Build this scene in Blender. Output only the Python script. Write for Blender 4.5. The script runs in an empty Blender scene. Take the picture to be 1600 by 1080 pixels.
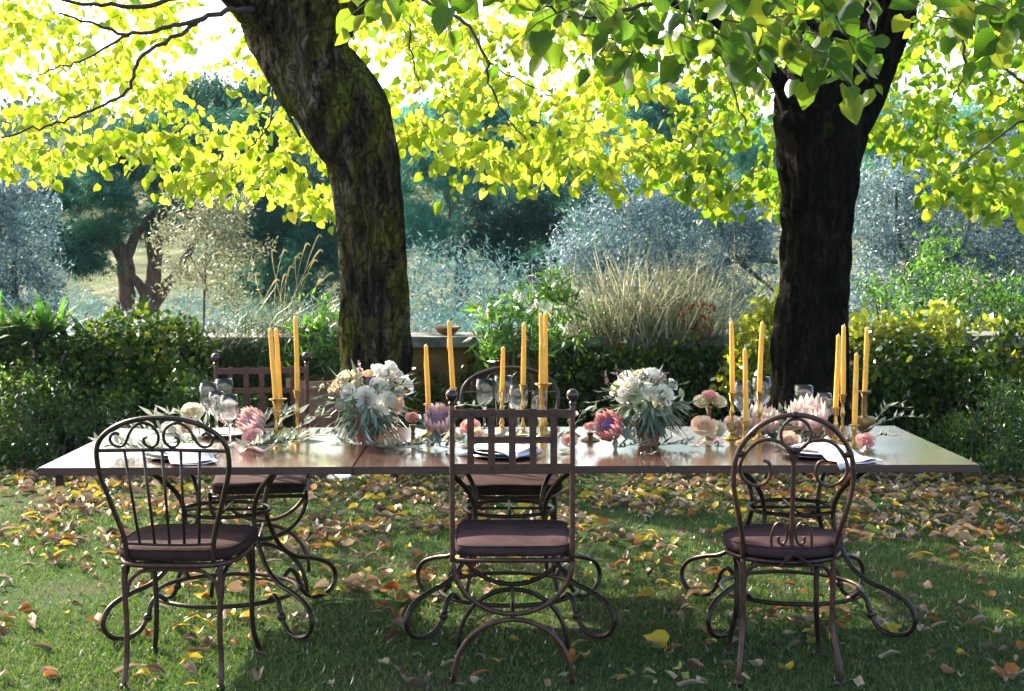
import bpy, bmesh, math, random
import numpy as np
from mathutils import Vector, Matrix, noise

# ------------------------------------------------------------------ camera, light, exposure
SC = bpy.context.scene
COL = SC.collection
FPX = 2250.0
PITCH = math.atan(156 / FPX)
CAMP = Vector((0, 0, 1.6))
ROT = Matrix.Rotation(math.pi / 2 - PITCH, 3, 'X') @ Matrix.Rotation(math.radians(-0.12), 3, 'Z')
cd = bpy.data.cameras.new('camera'); cam = bpy.data.objects.new('camera', cd); COL.objects.link(cam)
cam.matrix_world = Matrix.Translation(CAMP) @ ROT.to_4x4()
cd.sensor_width = 36; cd.lens = 36 * FPX / 1600; cd.clip_start = 0.05; cd.clip_end = 2000
cd.dof.use_dof = True; cd.dof.focus_distance = 5.7; cd.dof.aperture_fstop = 13
SC.camera = cam

SUN_EL, SUN_AZ = math.radians(33), math.radians(-46)      # azimuth from +Y, negative = to the left
world = bpy.data.worlds.new('World'); SC.world = world; world.use_nodes = True
nt = world.node_tree; bg = nt.nodes['Background']
sky = nt.nodes.new('ShaderNodeTexSky'); sky.sky_type = 'NISHITA'; sky.sun_disc = False
sky.sun_elevation = SUN_EL; sky.sun_rotation = SUN_AZ
sky.air_density = 1.0; sky.dust_density = 2.6; sky.ozone_density = 0.7
nt.links.new(sky.outputs[0], bg.inputs[0]); bg.inputs[1].default_value = 0.15
sl = bpy.data.lights.new('sun', 'SUN'); sun = bpy.data.objects.new('sun', sl); COL.objects.link(sun)
sl.energy = 5.0; sl.angle = math.radians(0.5); sl.color = (1.0, 0.90, 0.72)
SUNV = Vector((math.sin(SUN_AZ) * math.cos(SUN_EL), math.cos(SUN_AZ) * math.cos(SUN_EL), math.sin(SUN_EL)))
sun.rotation_euler = SUNV.to_track_quat('Z', 'Y').to_euler(); sun.location = (-8, 8, 9)
SC.view_settings.view_transform = 'Standard'; SC.view_settings.look = 'None'
SC.view_settings.exposure = 1.95; SC.view_settings.gamma = 1.0; SC.view_settings.use_curve_mapping = False
SC.render.engine = 'CYCLES'
cy = SC.cycles
cy.max_bounces = 8; cy.diffuse_bounces = 3; cy.glossy_bounces = 3; cy.transmission_bounces = 7; cy.transparent_max_bounces = 24
cy.volume_bounces = 0; cy.caustics_reflective = False; cy.caustics_refractive = False
cy.sample_clamp_indirect = 6; cy.use_denoising = True


def ray(px, py):
    return ROT @ Vector(((px - 800) / FPX, -(py - 540) / FPX, -1))
def P(px, py, Y):
    d = ray(px, py); return CAMP + d * (Y / d.y)
def PZ(px, py, z):
    d = ray(px, py); return CAMP + d * ((z - 1.6) / d.z)
TT = 0.75   # table top height

# ------------------------------------------------------------------ helpers
RND = random.Random(7)
U = RND.uniform
NPR = np.random.RandomState(11)

def link(o, parent=None):
    COL.objects.link(o)
    if parent is not None: o.parent = parent
    return o
def props(o, label=None, cat=None, group=None, kind=None):
    if label: o['label'] = label
    if cat: o['category'] = cat
    if group: o['group'] = group
    if kind: o['kind'] = kind
    return o
def thing(name, label, cat, loc=(0, 0, 0), rz=0.0, group=None):
    o = bpy.data.objects.new(name, None); o.location = loc; o.rotation_euler = (0, 0, rz); o.empty_display_size = .1
    link(o); return props(o, label, cat, group)
def copy_tree(o, parent=None):
    c = o.copy(); link(c, parent)
    for k in list(o.children): copy_tree(k, c)
    return c
def clone(o, loc, rz, label, group=None):
    c = copy_tree(o); c.location = loc; c.rotation_euler = (0, 0, rz); c['label'] = label
    if group: c['group'] = group
    return c

class MB:
    def __init__(s): s.v = []; s.f = []
    def add(s, vs, fs):
        n = len(s.v); s.v += [tuple(v) for v in vs]; s.f += [tuple(i + n for i in f) for f in fs]
    def box(s, x0, x1, y0, y1, z0, z1):
        s.add([(x0,y0,z0),(x1,y0,z0),(x1,y1,z0),(x0,y1,z0),(x0,y0,z1),(x1,y0,z1),(x1,y1,z1),(x0,y1,z1)],
              [(0,3,2,1),(4,5,6,7),(0,1,5,4),(1,2,6,5),(2,3,7,6),(3,0,4,7)])
    def tube(s, pts, r, n=8, closed=False, caps=True):
        pts = [Vector(p) for p in pts]; m = len(pts)
        rs = r if isinstance(r, (list, tuple)) else [r] * m
        tan = []
        for i in range(m):
            a = pts[(i - 1) % m] if (closed or i > 0) else pts[i]
            b = pts[(i + 1) % m] if (closed or i < m - 1) else pts[i]
            t = b - a; tan.append(t.normalized() if t.length > 1e-9 else Vector((0, 0, 1)))
        up = Vector((0, 0, 1)) if abs(tan[0].z) < .9 else Vector((1, 0, 0))
        nn = (up - tan[0] * up.dot(tan[0])).normalized()
        vs = []
        for i in range(m):
            nn = (nn - tan[i] * nn.dot(tan[i]))
            nn = nn.normalized() if nn.length > 1e-6 else tan[i].orthogonal().normalized()
            bb = tan[i].cross(nn)
            for k in range(n):
                a = 2 * math.pi * k / n
                vs.append(pts[i] + (nn * math.cos(a) + bb * math.sin(a)) * rs[i])
        fs = []
        for i in range(m if closed else m - 1):
            j = (i + 1) % m
            for k in range(n):
                l = (k + 1) % n
                fs.append((i*n+k, i*n+l, j*n+l, j*n+k))
        if not closed and caps:
            fs.append(tuple(reversed(range(n)))); fs.append(tuple((m-1)*n+k for k in range(n)))
        s.add(vs, fs)
    def lathe(s, prof, c=(0, 0, 0), n=20, cap0=True, cap1=True):
        c = Vector(c); vs = []
        for r, z in prof:
            for k in range(n):
                a = 2 * math.pi * k / n
                vs.append(c + Vector((r * math.cos(a), r * math.sin(a), z)))
        fs = []
        for i in range(len(prof) - 1):
            for k in range(n):
                l = (k + 1) % n
                fs.append((i*n+k, i*n+l, (i+1)*n+l, (i+1)*n+k))
        if cap0: fs.append(tuple(reversed(range(n))))
        if cap1: fs.append(tuple((len(prof)-1)*n+k for k in range(n)))
        s.add(vs, fs)
    def ball(s, c, r, n=14, m=8, sz=1.0):
        prof = [(max(r * math.sin(math.pi * i / m), 1e-4), -r * sz * math.cos(math.pi * i / m)) for i in range(m + 1)]
        s.lathe(prof, c, n)
    def mesh(s, name, mat, smooth=True):
        me = bpy.data.meshes.new(name); me.from_pydata(s.v, [], s.f)
        if isinstance(mat, (list, tuple)):
            for q in mat: me.materials.append(q)
        elif mat: me.materials.append(mat)
        if smooth: me.polygons.foreach_set('use_smooth', [True] * len(me.polygons))
        me.update(); return me
    def build(s, name, mat, parent=None, smooth=True, loc=None):
        o = bpy.data.objects.new(name, s.mesh(name, mat, smooth)); link(o, parent)
        if loc is not None: o.location = loc
        return o

def autosmooth(o, deg=35):
    me = o.data; bm = bmesh.new(); bm.from_mesh(me)
    for e in bm.edges:
        if len(e.link_faces) == 2 and e.calc_face_angle(0) > math.radians(deg): e.smooth = False
    bm.to_mesh(me); bm.free(); return o

def cr(pts, k=6, closed=False):
    """Catmull-Rom through the points"""
    P_ = [Vector(p) if len(p) == 3 else Vector((p[0], 0, p[1])) for p in pts]; m = len(P_); out = []
    for i in range(m if closed else m - 1):
        if closed: a, b, c, d = P_[(i-1) % m], P_[i], P_[(i+1) % m], P_[(i+2) % m]
        else: a, b, c, d = P_[max(i-1, 0)], P_[i], P_[i+1], P_[min(i+2, m-1)]
        for j in range(k):
            t = j / k
            out.append(.5 * ((2*b) + (c-a)*t + (2*a-5*b+4*c-d)*t*t + (3*b-a-3*c+d)*t*t*t))
    if not closed: out.append(P_[-1])
    return out

# ------------------------------------------------------------------ materials
def M(name):
    m = bpy.data.materials.new(name); m.use_nodes = True; m.node_tree.nodes.clear()
    return m, m.node_tree
def N(t, typ, **kw):
    n = t.nodes.new(typ)
    for k, v in kw.items():
        if hasattr(n, k): setattr(n, k, v)
        else: n.inputs[k.replace('_', ' ')].default_value = v
    return n
def ramp(t, fac, stops):
    r = t.nodes.new('ShaderNodeValToRGB'); t.links.new(fac, r.inputs[0])
    e = r.color_ramp.elements
    while len(e) < len(stops): e.new(.5)
    for i, (p, c) in enumerate(stops):
        e[i].position = p; e[i].color = (*c, 1) if len(c) == 3 else c
    return r.outputs[0]
def coords(t, scale=(1, 1, 1), kind='Object'):
    tc = t.nodes.new('ShaderNodeTexCoord'); mp = t.nodes.new('ShaderNodeMapping')
    t.links.new(tc.outputs[kind], mp.inputs[0]); mp.inputs['Scale'].default_value = scale
    return mp.outputs[0]
def nz(t, vec, scale, detail=4, rough=.55, dist=0.0):
    n = t.nodes.new('ShaderNodeTexNoise'); t.links.new(vec, n.inputs['Vector'])
    n.inputs['Scale'].default_value = scale; n.inputs['Detail'].default_value = detail
    n.inputs['Roughness'].default_value = rough; n.inputs['Distortion'].default_value = dist
    return n.outputs['Fac']
def bump(t, h, strength=.4, dist=.01, prev=None):
    b = t.nodes.new('ShaderNodeBump'); t.links.new(h, b.inputs['Height'])
    b.inputs['Strength'].default_value = strength; b.inputs['Distance'].default_value = dist
    if prev: t.links.new(prev, b.inputs['Normal'])
    return b.outputs[0]
def out(t, sh):
    o = t.nodes.new('ShaderNodeOutputMaterial'); t.links.new(sh, o.inputs[0])
def rnd_island(t):
    g = t.nodes.new('ShaderNodeNewGeometry'); oi = t.nodes.new('ShaderNodeObjectInfo')
    a = N(t, 'ShaderNodeMath', operation='ADD'); t.links.new(g.outputs['Random Per Island'], a.inputs[0]); t.links.new(oi.outputs['Random'], a.inputs[1])
    f = N(t, 'ShaderNodeMath', operation='FRACT'); t.links.new(a.outputs[0], f.inputs[0])
    return f.outputs[0]

def noisy(name, stops, scale=8, rough=.6, metallic=0.0, bstr=.3, bdist=.004, bscale=None, coat=0.0, stretch=(1,1,1), detail=5, spec=.5, sheen=0.0, sss=0.0, rrange=None):
    m, t = M(name); p = N(t, 'ShaderNodeBsdfPrincipled')
    v = coords(t, stretch); f = nz(t, v, scale, detail)
    t.links.new(ramp(t, f, stops), p.inputs['Base Color'])
    p.inputs['Roughness'].default_value = rough; p.inputs['Metallic'].default_value = metallic
    p.inputs['Specular IOR Level'].default_value = spec
    p.inputs['Coat Weight'].default_value = coat; p.inputs['Coat Roughness'].default_value = .12
    p.inputs['Sheen Weight'].default_value = sheen; p.inputs['Sheen Roughness'].default_value = .35
    if sss:
        p.inputs['Subsurface Weight'].default_value = sss; p.inputs['Subsurface Scale'].default_value = .02
        p.inputs['Subsurface Radius'].default_value = (1, .5, .2)
    if rrange:
        r = N(t, 'ShaderNodeMapRange'); t.links.new(nz(t, v, scale * .6, 4), r.inputs[0])
        r.inputs[3].default_value, r.inputs[4].default_value = rrange; t.links.new(r.outputs[0], p.inputs['Roughness'])
    if bstr:
        t.links.new(bump(t, nz(t, v, bscale or scale * 3, 6), bstr, bdist), p.inputs['Normal'])
    out(t, p.outputs[0]); return m

def leafmat(name, cols, trans=.5, tcol=None, rough=.45, gloss=.25, vein=0.0):
    """cols: stops over a per-leaf random value; translucent so that back light glows through"""
    m, t = M(name); r = rnd_island(t)
    c = ramp(t, r, [(i / max(len(cols) - 1, 1), q) for i, q in enumerate(cols)])
    v = coords(t)
    hsv = N(t, 'ShaderNodeHueSaturation'); t.links.new(c, hsv.inputs['Color'])
    mr = N(t, 'ShaderNodeMapRange'); t.links.new(nz(t, v, 24, 3), mr.inputs[0]); mr.inputs[3].default_value = .7; mr.inputs[4].default_value = 1.3
    t.links.new(mr.outputs[0], hsv.inputs['Value'])
    vf = None
    if vein:
        uv = t.nodes.new('ShaderNodeUVMap'); uv.uv_map = 'leaf'; sp = N(t, 'ShaderNodeSeparateXYZ'); t.links.new(uv.outputs[0], sp.inputs[0])
        def mth(op, a, b=None):
            q = N(t, 'ShaderNodeMath', operation=op)
            for i_, w_ in enumerate((a, b)):
                if w_ is None: continue
                if isinstance(w_, (int, float)): q.inputs[i_].default_value = w_
                else: t.links.new(w_, q.inputs[i_])
            return q.outputs[0]
        ax = mth('ABSOLUTE', sp.outputs[0]); mid = mth('LESS_THAN', ax, .018)
        sv = mth('FRACT', mth('MULTIPLY', mth('SUBTRACT', sp.outputs[1], mth('MULTIPLY', ax, .75)), 6.5)); side = mth('LESS_THAN', sv, .11)
        vf = mth('MULTIPLY', mth('MAXIMUM', mid, side), vein)
    d = N(t, 'ShaderNodeBsdfDiffuse'); t.links.new(hsv.outputs[0], d.inputs[0])
    tr = N(t, 'ShaderNodeBsdfTranslucent')
    if tcol:
        c2 = ramp(t, r, [(i / max(len(tcol) - 1, 1), q) for i, q in enumerate(tcol)]); t.links.new(c2, tr.inputs[0])
    else: t.links.new(hsv.outputs[0], tr.inputs[0])
    if vf is not None:
        src = tr.inputs[0].links[0].from_socket
        xm = N(t, 'ShaderNodeMix', data_type='RGBA'); t.links.new(vf, xm.inputs['Factor']); t.links.new(src, xm.inputs[6]); xm.inputs[7].default_value = (.16, .20, .015, 1)
        hs2 = N(t, 'ShaderNodeHueSaturation'); t.links.new(xm.outputs[2], hs2.inputs['Color']); t.links.new(mr.outputs[0], hs2.inputs['Value']); t.links.new(hs2.outputs[0], tr.inputs[0])
        xd = N(t, 'ShaderNodeMix', data_type='RGBA'); t.links.new(vf, xd.inputs['Factor']); t.links.new(hsv.outputs[0], xd.inputs[6]); xd.inputs[7].default_value = (.20, .26, .06, 1); t.links.new(xd.outputs[2], d.inputs[0])
    mx = N(t, 'ShaderNodeMixShader'); mx.inputs[0].default_value = trans
    t.links.new(d.outputs[0], mx.inputs[1]); t.links.new(tr.outputs[0], mx.inputs[2])
    g = N(t, 'ShaderNodeBsdfGlossy'); g.inputs['Roughness'].default_value = rough; g.inputs[0].default_value = (1, 1, 1, 1)
    fr = N(t, 'ShaderNodeFresnel'); fr.inputs[0].default_value = 1.4
    k = N(t, 'ShaderNodeMath', operation='MULTIPLY'); t.links.new(fr.outputs[0], k.inputs[0]); k.inputs[1].default_value = gloss
    m2 = N(t, 'ShaderNodeMixShader'); t.links.new(k.outputs[0], m2.inputs[0])
    t.links.new(mx.outputs[0], m2.inputs[1]); t.links.new(g.outputs[0], m2.inputs[2])
    out(t, m2.outputs[0]); return m

MAT = {}
MAT['iron'] = noisy('wrought_iron', [(.35, (.014, .008, .007)), (.7, (.055, .028, .020))], 30, .38, .45, .35, .002, 90, rrange=(.22, .5))
MAT['iron_red'] = noisy('rusty_brown_iron', [(.3, (.035, .012, .010)), (.7, (.095, .038, .028))], 30, .42, .35, .35, .002, 90, rrange=(.28, .55))
MAT['brass'] = noisy('aged_brass', [(.35, (.30, .17, .05)), (.7, (.62, .42, .14))], 25, .3, 1.0, .2, .001, 80, rrange=(.18, .42))
MAT['brass_dark'] = noisy('tarnished_brass', [(.35, (.10, .065, .03)), (.7, (.28, .19, .08))], 25, .4, .9, .2, .001, 80)
MAT['wax'] = noisy('mustard_wax', [(.3, (.74, .41, .055)), (.7, (.82, .48, .08))], 20, .45, 0, .12, .001, 60, sss=.35)
MAT['wick'] = noisy('cotton_wick', [(.3, (.7, .66, .55)), (.7, (.8, .75, .66))], 40, .8)
MAT['cushion'] = noisy('dark_mauve_velvet', [(.3, (.030, .015, .017)), (.7, (.060, .032, .035))], 12, .9, 0, .7, .003, 60, spec=.08)
MAT['cushion_dark'] = noisy('black_brown_velvet', [(.3, (.024, .010, .010)), (.7, (.050, .026, .024))], 12, .9, 0, .7, .003, 60, spec=.08)
MAT['terracotta'] = noisy('terracotta', [(.3, (.20, .09, .055)), (.7, (.36, .18, .11))], 12, .8, 0, .4, .003, 50)
MAT['plate'] = noisy('white_glazed_china', [(.3, (.74, .73, .71)), (.7, (.8, .79, .77))], 8, .15, 0, 0)
MAT['charger'] = noisy('dark_blue_china', [(.3, (.02, .03, .055)), (.7, (.035, .05, .085))], 12, .2, 0, 0)
MAT['napkin'] = noisy('pale_lilac_linen', [(.3, (.50, .45, .50)), (.7, (.58, .53, .57))], 30, .85, 0, .4, .001, 300)
MAT['ribbon'] = noisy('blush_silk', [(.3, (.75, .42, .38)), (.7, (.82, .52, .47))], 20, .55, 0, .3, .001, 100)
MAT['paper'] = noisy('cream_paper', [(.3, (.72, .68, .62)), (.7, (.78, .75, .7))], 20, .8, 0, 0)
MAT['ball'] = noisy('polished_iron', [(.35, (.04, .025, .028)), (.7, (.09, .055, .05))], 20, .25, .7, .1, .001, 60)

def glassmat():
    m, t = M('clear_thin_glass'); g = N(t, 'ShaderNodeBsdfGlossy'); g.inputs['Roughness'].default_value = 0.02; g.inputs[0].default_value = (1, 1, 1, 1)
    tr = N(t, 'ShaderNodeBsdfTransparent'); tr.inputs[0].default_value = (.93, .95, .96, 1)
    fr = N(t, 'ShaderNodeFresnel'); fr.inputs[0].default_value = 1.6; k = N(t, 'ShaderNodeMath', operation='MULTIPLY'); t.links.new(fr.outputs[0], k.inputs[0]); k.inputs[1].default_value = 1.0; k.use_clamp = True
    mx = N(t, 'ShaderNodeMixShader'); t.links.new(k.outputs[0], mx.inputs[0]); t.links.new(tr.outputs[0], mx.inputs[1]); t.links.new(g.outputs[0], mx.inputs[2])
    gl = N(t, 'ShaderNodeBsdfGlass'); gl.inputs['Roughness'].default_value = 0; gl.inputs['IOR'].default_value = 1.45; m2 = N(t, 'ShaderNodeMixShader'); m2.inputs[0].default_value = .75
    t.links.new(mx.outputs[0], m2.inputs[1]); t.links.new(gl.outputs[0], m2.inputs[2]); out(t, m2.outputs[0]); return m
MAT['glass'] = glassmat()

def woodtop():
    m, t = M('varnished_table_wood'); p = N(t, 'ShaderNodeBsdfPrincipled')
    v = coords(t, (1.2, 22, 1)); f = nz(t, v, 2.2, 7, .6, .6)
    c = ramp(t, f, [(.25, (.035, .012, .008)), (.5, (.085, .030, .017)), (.75, (.15, .058, .03))])
    t.links.new(c, p.inputs['Base Color'])
    v2 = coords(t, (1, 5, 1)); r = N(t, 'ShaderNodeMapRange'); t.links.new(nz(t, v2, 3, 5), r.inputs[0])
    r.inputs[3].default_value = .12; r.inputs[4].default_value = .3; t.links.new(r.outputs[0], p.inputs['Roughness'])
    p.inputs['Coat Weight'].default_value = 1.0; p.inputs['Coat Roughness'].default_value = .17; p.inputs['Coat IOR'].default_value = 3.0
    v3 = coords(t, (2, 14, 1)); t.links.new(bump(t, nz(t, v3, 5, 4), .3, .002), p.inputs['Normal'])
    out(t, p.outputs[0]); return m
MAT['wood'] = woodtop()
MAT['wood_edge'] = noisy('dark_wood_edge', [(.3, (.030, .011, .010)), (.7, (.075, .028, .022))], 4, .5, 0, .3, .002, 40, stretch=(1, 1, 12))

def barkmat(name, moss, pale, k=1.0):
    m, t = M(name); p = N(t, 'ShaderNodeBsdfPrincipled'); p.inputs['Roughness'].default_value = .95; p.inputs['Specular IOR Level'].default_value = .08
    v = coords(t, (1, 1, .16)); f = nz(t, v, 22, 8, .7, .4)
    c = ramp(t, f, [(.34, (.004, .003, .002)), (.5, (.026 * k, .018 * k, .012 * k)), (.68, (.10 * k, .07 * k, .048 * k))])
    vm = coords(t, (1, 1, .6)); fm = nz(t, vm, 3.4, 5, .6)
    fm = ramp(t, fm, [(moss, (0, 0, 0)), (moss + .12, (1, 1, 1))])
    mossc = ramp(t, nz(t, v, 60, 4), [(.3, (.035, .040, .006)), (.7, (.19, .18, .025))])
    x = N(t, 'ShaderNodeMix', data_type='RGBA'); t.links.new(fm, x.inputs['Factor']); t.links.new(c, x.inputs[6]); t.links.new(mossc, x.inputs[7])
    fp = ramp(t, nz(t, coords(t, (1.3, 1, .5)), 2.1, 5, .6), [(pale, (0, 0, 0)), (pale + .05, (1, 1, 1))])
    palec = ramp(t, f, [(.35, (.05, .035, .025)), (.6, (.26, .20, .15))])
    x2 = N(t, 'ShaderNodeMix', data_type='RGBA'); t.links.new(fp, x2.inputs['Factor']); t.links.new(x.outputs[2], x2.inputs[6]); t.links.new(palec, x2.inputs[7])
    t.links.new(x2.outputs[2], p.inputs['Base Color'])
    vo = t.nodes.new('ShaderNodeTexVoronoi'); vo.feature = 'DISTANCE_TO_EDGE'; vo.inputs['Scale'].default_value = 17
    dv = t.nodes.new('ShaderNodeMapping'); dv.inputs['Scale'].default_value = (1, 1, .13); ds = N(t, 'ShaderNodeVectorMath', operation='ADD')
    nn_ = t.nodes.new('ShaderNodeTexNoise'); nn_.inputs['Scale'].default_value = 7; t.links.new(coords(t), nn_.inputs['Vector'])
    sc_ = N(t, 'ShaderNodeVectorMath', operation='SCALE'); sc_.inputs['Scale'].default_value = .22; t.links.new(nn_.outputs['Color'], sc_.inputs[0])
    t.links.new(coords(t), ds.inputs[0]); t.links.new(sc_.outputs[0], ds.inputs[1]); t.links.new(ds.outputs[0], dv.inputs[0]); t.links.new(dv.outputs[0], vo.inputs['Vector'])
    crk = ramp(t, vo.outputs['Distance'], [(.0, (0, 0, 0)), (.16, (1, 1, 1))])
    x3 = N(t, 'ShaderNodeMix', data_type='RGBA', blend_type='MULTIPLY'); x3.inputs['Factor'].default_value = .62; t.links.new(x2.outputs[2], x3.inputs[6]); t.links.new(crk, x3.inputs[7])
    t.links.new(x3.outputs[2], p.inputs['Base Color'])
    b = bump(t, crk, .9, .03); b = bump(t, f, 1.0, .05, b); b = bump(t, nz(t, coords(t), 90, 5), .5, .006, b); t.links.new(b, p.inputs['Normal'])
    out(t, p.outputs[0]); return m
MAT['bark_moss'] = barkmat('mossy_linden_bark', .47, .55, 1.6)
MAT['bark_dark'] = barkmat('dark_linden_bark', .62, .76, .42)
MAT['bark_pine'] = noisy('red_pine_bark', [(.35, (.045, .022, .015)), (.7, (.17, .085, .05))], 14, .9, 0, .8, .03, 30, stretch=(1, 1, .3))
MAT['twig'] = noisy('dark_twig_bark', [(.3, (.018, .012, .008)), (.7, (.06, .042, .03))], 30, .85)
MAT['twig_grey'] = noisy('grey_olive_bark', [(.3, (.035, .03, .026)), (.7, (.11, .10, .085))], 14, .9, 0, .6, .01)

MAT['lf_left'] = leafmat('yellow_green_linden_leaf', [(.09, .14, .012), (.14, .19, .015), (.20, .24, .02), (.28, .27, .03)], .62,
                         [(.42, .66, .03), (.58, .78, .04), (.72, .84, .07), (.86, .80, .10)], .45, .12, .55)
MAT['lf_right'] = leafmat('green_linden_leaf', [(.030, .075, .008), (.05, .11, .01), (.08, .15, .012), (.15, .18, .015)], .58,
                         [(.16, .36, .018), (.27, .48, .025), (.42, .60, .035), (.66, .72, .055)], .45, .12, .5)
MAT['lf_near'] = leafmat('shaded_linden_leaf', [(.022, .060, .008), (.035, .085, .010), (.05, .11, .012), (.09, .13, .015)], .42,
                         [(.09, .23, .012), (.14, .29, .018), (.22, .36, .025), (.46, .50, .04)], .5, .16, .5)  # darker green paints the shade onto the overhanging near leaves
MAT['olive'] = leafmat('silver_olive_leaf', [(.06, .11, .11), (.11, .19, .20), (.19, .30, .33), (.34, .45, .48)], .3, None, .55, .16)
MAT['olive_pale'] = leafmat('sunlit_olive_leaf', [(.13, .15, .08), (.22, .23, .13), (.33, .33, .20)], .45, None, .5, .18)
MAT['pine'] = leafmat('dark_pine_needle', [(.012, .07, .045), (.028, .12, .075), (.07, .20, .11)], .45, None, .5, .05)
MAT['pine_teal'] = leafmat('blue_green_pine_needle', [(.05, .20, .15), (.10, .32, .22), (.20, .44, .28)], .55, None, .5, .05)
MAT['cypress'] = leafmat('dark_cypress_foliage', [(.010, .045, .035), (.028, .085, .06)], .3, None, .5, .05)
MAT['far_wood'] = leafmat('far_mixed_foliage', [(.03, .08, .05), (.05, .11, .05), (.12, .15, .06), (.22, .20, .10)], .3, None, .5, .05)
MAT['dry_sunlit_scrub'] = leafmat('dry_and_sunlit_scrub', [(.20, .19, .10), (.34, .30, .16), (.45, .40, .22)], .4)
MAT['smoke'] = leafmat('smoky_mauve_grey_foliage', [(.05, .13, .13), (.09, .20, .19), (.20, .29, .30)], .4, None, .5, .05)
MAT['blue_scrub'] = leafmat('blue_grey_scrub', [(.06, .12, .13), (.11, .20, .22), (.20, .32, .35)], .35, None, .55, .08)
MAT['hedge'] = leafmat('dark_hedge_leaf', [(.008, .020, .004), (.016, .040, .006), (.032, .065, .009), (.07, .10, .014)], .35,
                       [(.04, .10, .01), (.08, .18, .012), (.16, .26, .018), (.34, .40, .03)], .4, .22)
MAT['mint'] = leafmat('fresh_green_leaf', [(.022, .055, .008), (.040, .09, .012), (.07, .13, .018)], .4, [(.08, .20, .015), (.15, .30, .02), (.26, .40, .03)], .45, .4)
MAT['strap'] = leafmat('glossy_strap_leaf', [(.020, .065, .010), (.04, .11, .014), (.07, .15, .02)], .4, [(.08, .28, .02), (.16, .4, .03)], .3, .7)
MAT['oleander'] = leafmat('oleander_leaf', [(.03, .09, .016), (.06, .14, .022), (.10, .19, .03)], .45, [(.12, .34, .03), (.25, .48, .05)], .35, .6)
MAT['acacia'] = leafmat('mid_green_feathery_leaf', [(.02, .06, .014), (.04, .10, .02), (.07, .14, .03)], .45, [(.05, .18, .02), (.12, .30, .03), (.2, .4, .05)], .5, .15)
MAT['yellow_leaf'] = leafmat('sunlit_yellow_green_leaf', [(.10, .15, .012), (.18, .21, .015), (.28, .26, .02)], .55, [(.4, .5, .03), (.65, .65, .05)], .4, .5)
MAT['grass_dry'] = leafmat('dry_grass_stem', [(.26, .25, .15), (.42, .40, .27), (.58, .56, .42)], .5)
MAT['seed'] = leafmat('pale_seed_head', [(.42, .38, .24), (.60, .55, .38)], .5, [(.7, .65, .4), (.85, .8, .55)])
MAT['grass_green'] = leafmat('long_green_grass', [(.03, .075, .02), (.06, .12, .03), (.11, .16, .045)], .4, None, .4, .5)
MAT['rust_leaf'] = leafmat('rust_coloured_leaf', [(.22, .06, .015), (.36, .12, .02)], .5)
MAT['euca'] = leafmat('grey_green_eucalyptus_leaf', [(.045, .080, .040), (.09, .13, .08), (.17, .21, .14), (.28, .31, .24)], .3, None, .45, .3)
MAT['olive_sprig'] = leafmat('cut_olive_leaf', [(.07, .11, .06), (.14, .18, .12), (.28, .32, .25), (.40, .43, .36)], .35, None, .45, .25)
MAT['petal_white'] = leafmat('white_petal', [(.86, .80, .69), (.92, .88, .79)], .3, None, .5, .03)
MAT['petal_cream'] = leafmat('cream_petal', [(.74, .66, .42), (.82, .76, .56)], .35, None, .5, .2)
MAT['petal_green'] = leafmat('pale_green_petal', [(.50, .56, .34), (.68, .70, .50)], .35, None, .5, .2)
MAT['petal_pink'] = leafmat('pink_petal', [(.70, .34, .30), (.80, .48, .42)], .35, None, .5, .2)
MAT['petal_peach'] = leafmat('peach_petal', [(.78, .52, .34), (.82, .62, .46)], .35, None, .5, .2)
MAT['bract_pink'] = leafmat('pink_protea_bract', [(.62, .34, .34), (.74, .48, .45), (.80, .62, .57)], .35, None, .5, .3)
MAT['bract_red'] = leafmat('red_protea_bract', [(.58, .18, .20), (.70, .30, .27), (.78, .50, .42)], .35, None, .5, .3)
MAT['bract_pale'] = leafmat('pale_blush_protea_bract', [(.76, .54, .50), (.82, .64, .58), (.84, .72, .66)], .35, None, .5, .2)
MAT['heart_mauve'] = leafmat('mauve_protea_heart', [(.42, .28, .40), (.58, .42, .52), (.66, .50, .58)], .2)
MAT['heart_violet'] = leafmat('violet_protea_heart', [(.30, .23, .44), (.46, .37, .58)], .2)
MAT['astilbe'] = leafmat('dusty_pink_bud', [(.38, .20, .24), (.55, .34, .36)], .3)
MAT['veronica'] = leafmat('lilac_bud', [(.28, .18, .34), (.42, .30, .46)], .3)
MAT['stem'] = noisy('green_stem', [(.3, (.06, .09, .03)), (.7, (.14, .17, .07))], 30, .6)
MAT['berry'] = noisy('black_berry', [(.3, (.008, .008, .012)), (.7, (.02, .018, .028))], 20, .25)
FALL = {
 'tan': ('pale tan', leafmat('tan_dead_leaf', [(.22, .14, .08), (.34, .23, .14), (.44, .32, .21)], .25, None, .6, .3)),
 'brown': ('dark brown', leafmat('brown_dead_leaf', [(.06, .03, .015), (.11, .055, .03), (.17, .085, .045)], .2, None, .6, .3)),
 'orange': ('orange brown', leafmat('orange_dead_leaf', [(.26, .09, .02), (.38, .15, .03)], .3, None, .6, .3)),
 'yellow': ('bright yellow', leafmat('yellow_dead_leaf', [(.42, .29, .02), (.56, .42, .05)], .35, None, .5, .3)),
 'pink': ('pinkish beige', leafmat('pinkish_dead_leaf', [(.26, .15, .09), (.38, .24, .16)], .2, None, .6, .3)),
 'green': ('yellow green', leafmat('fallen_green_leaf', [(.16, .20, .03), (.28, .32, .07)], .35, None, .5, .3)),
}

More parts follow.
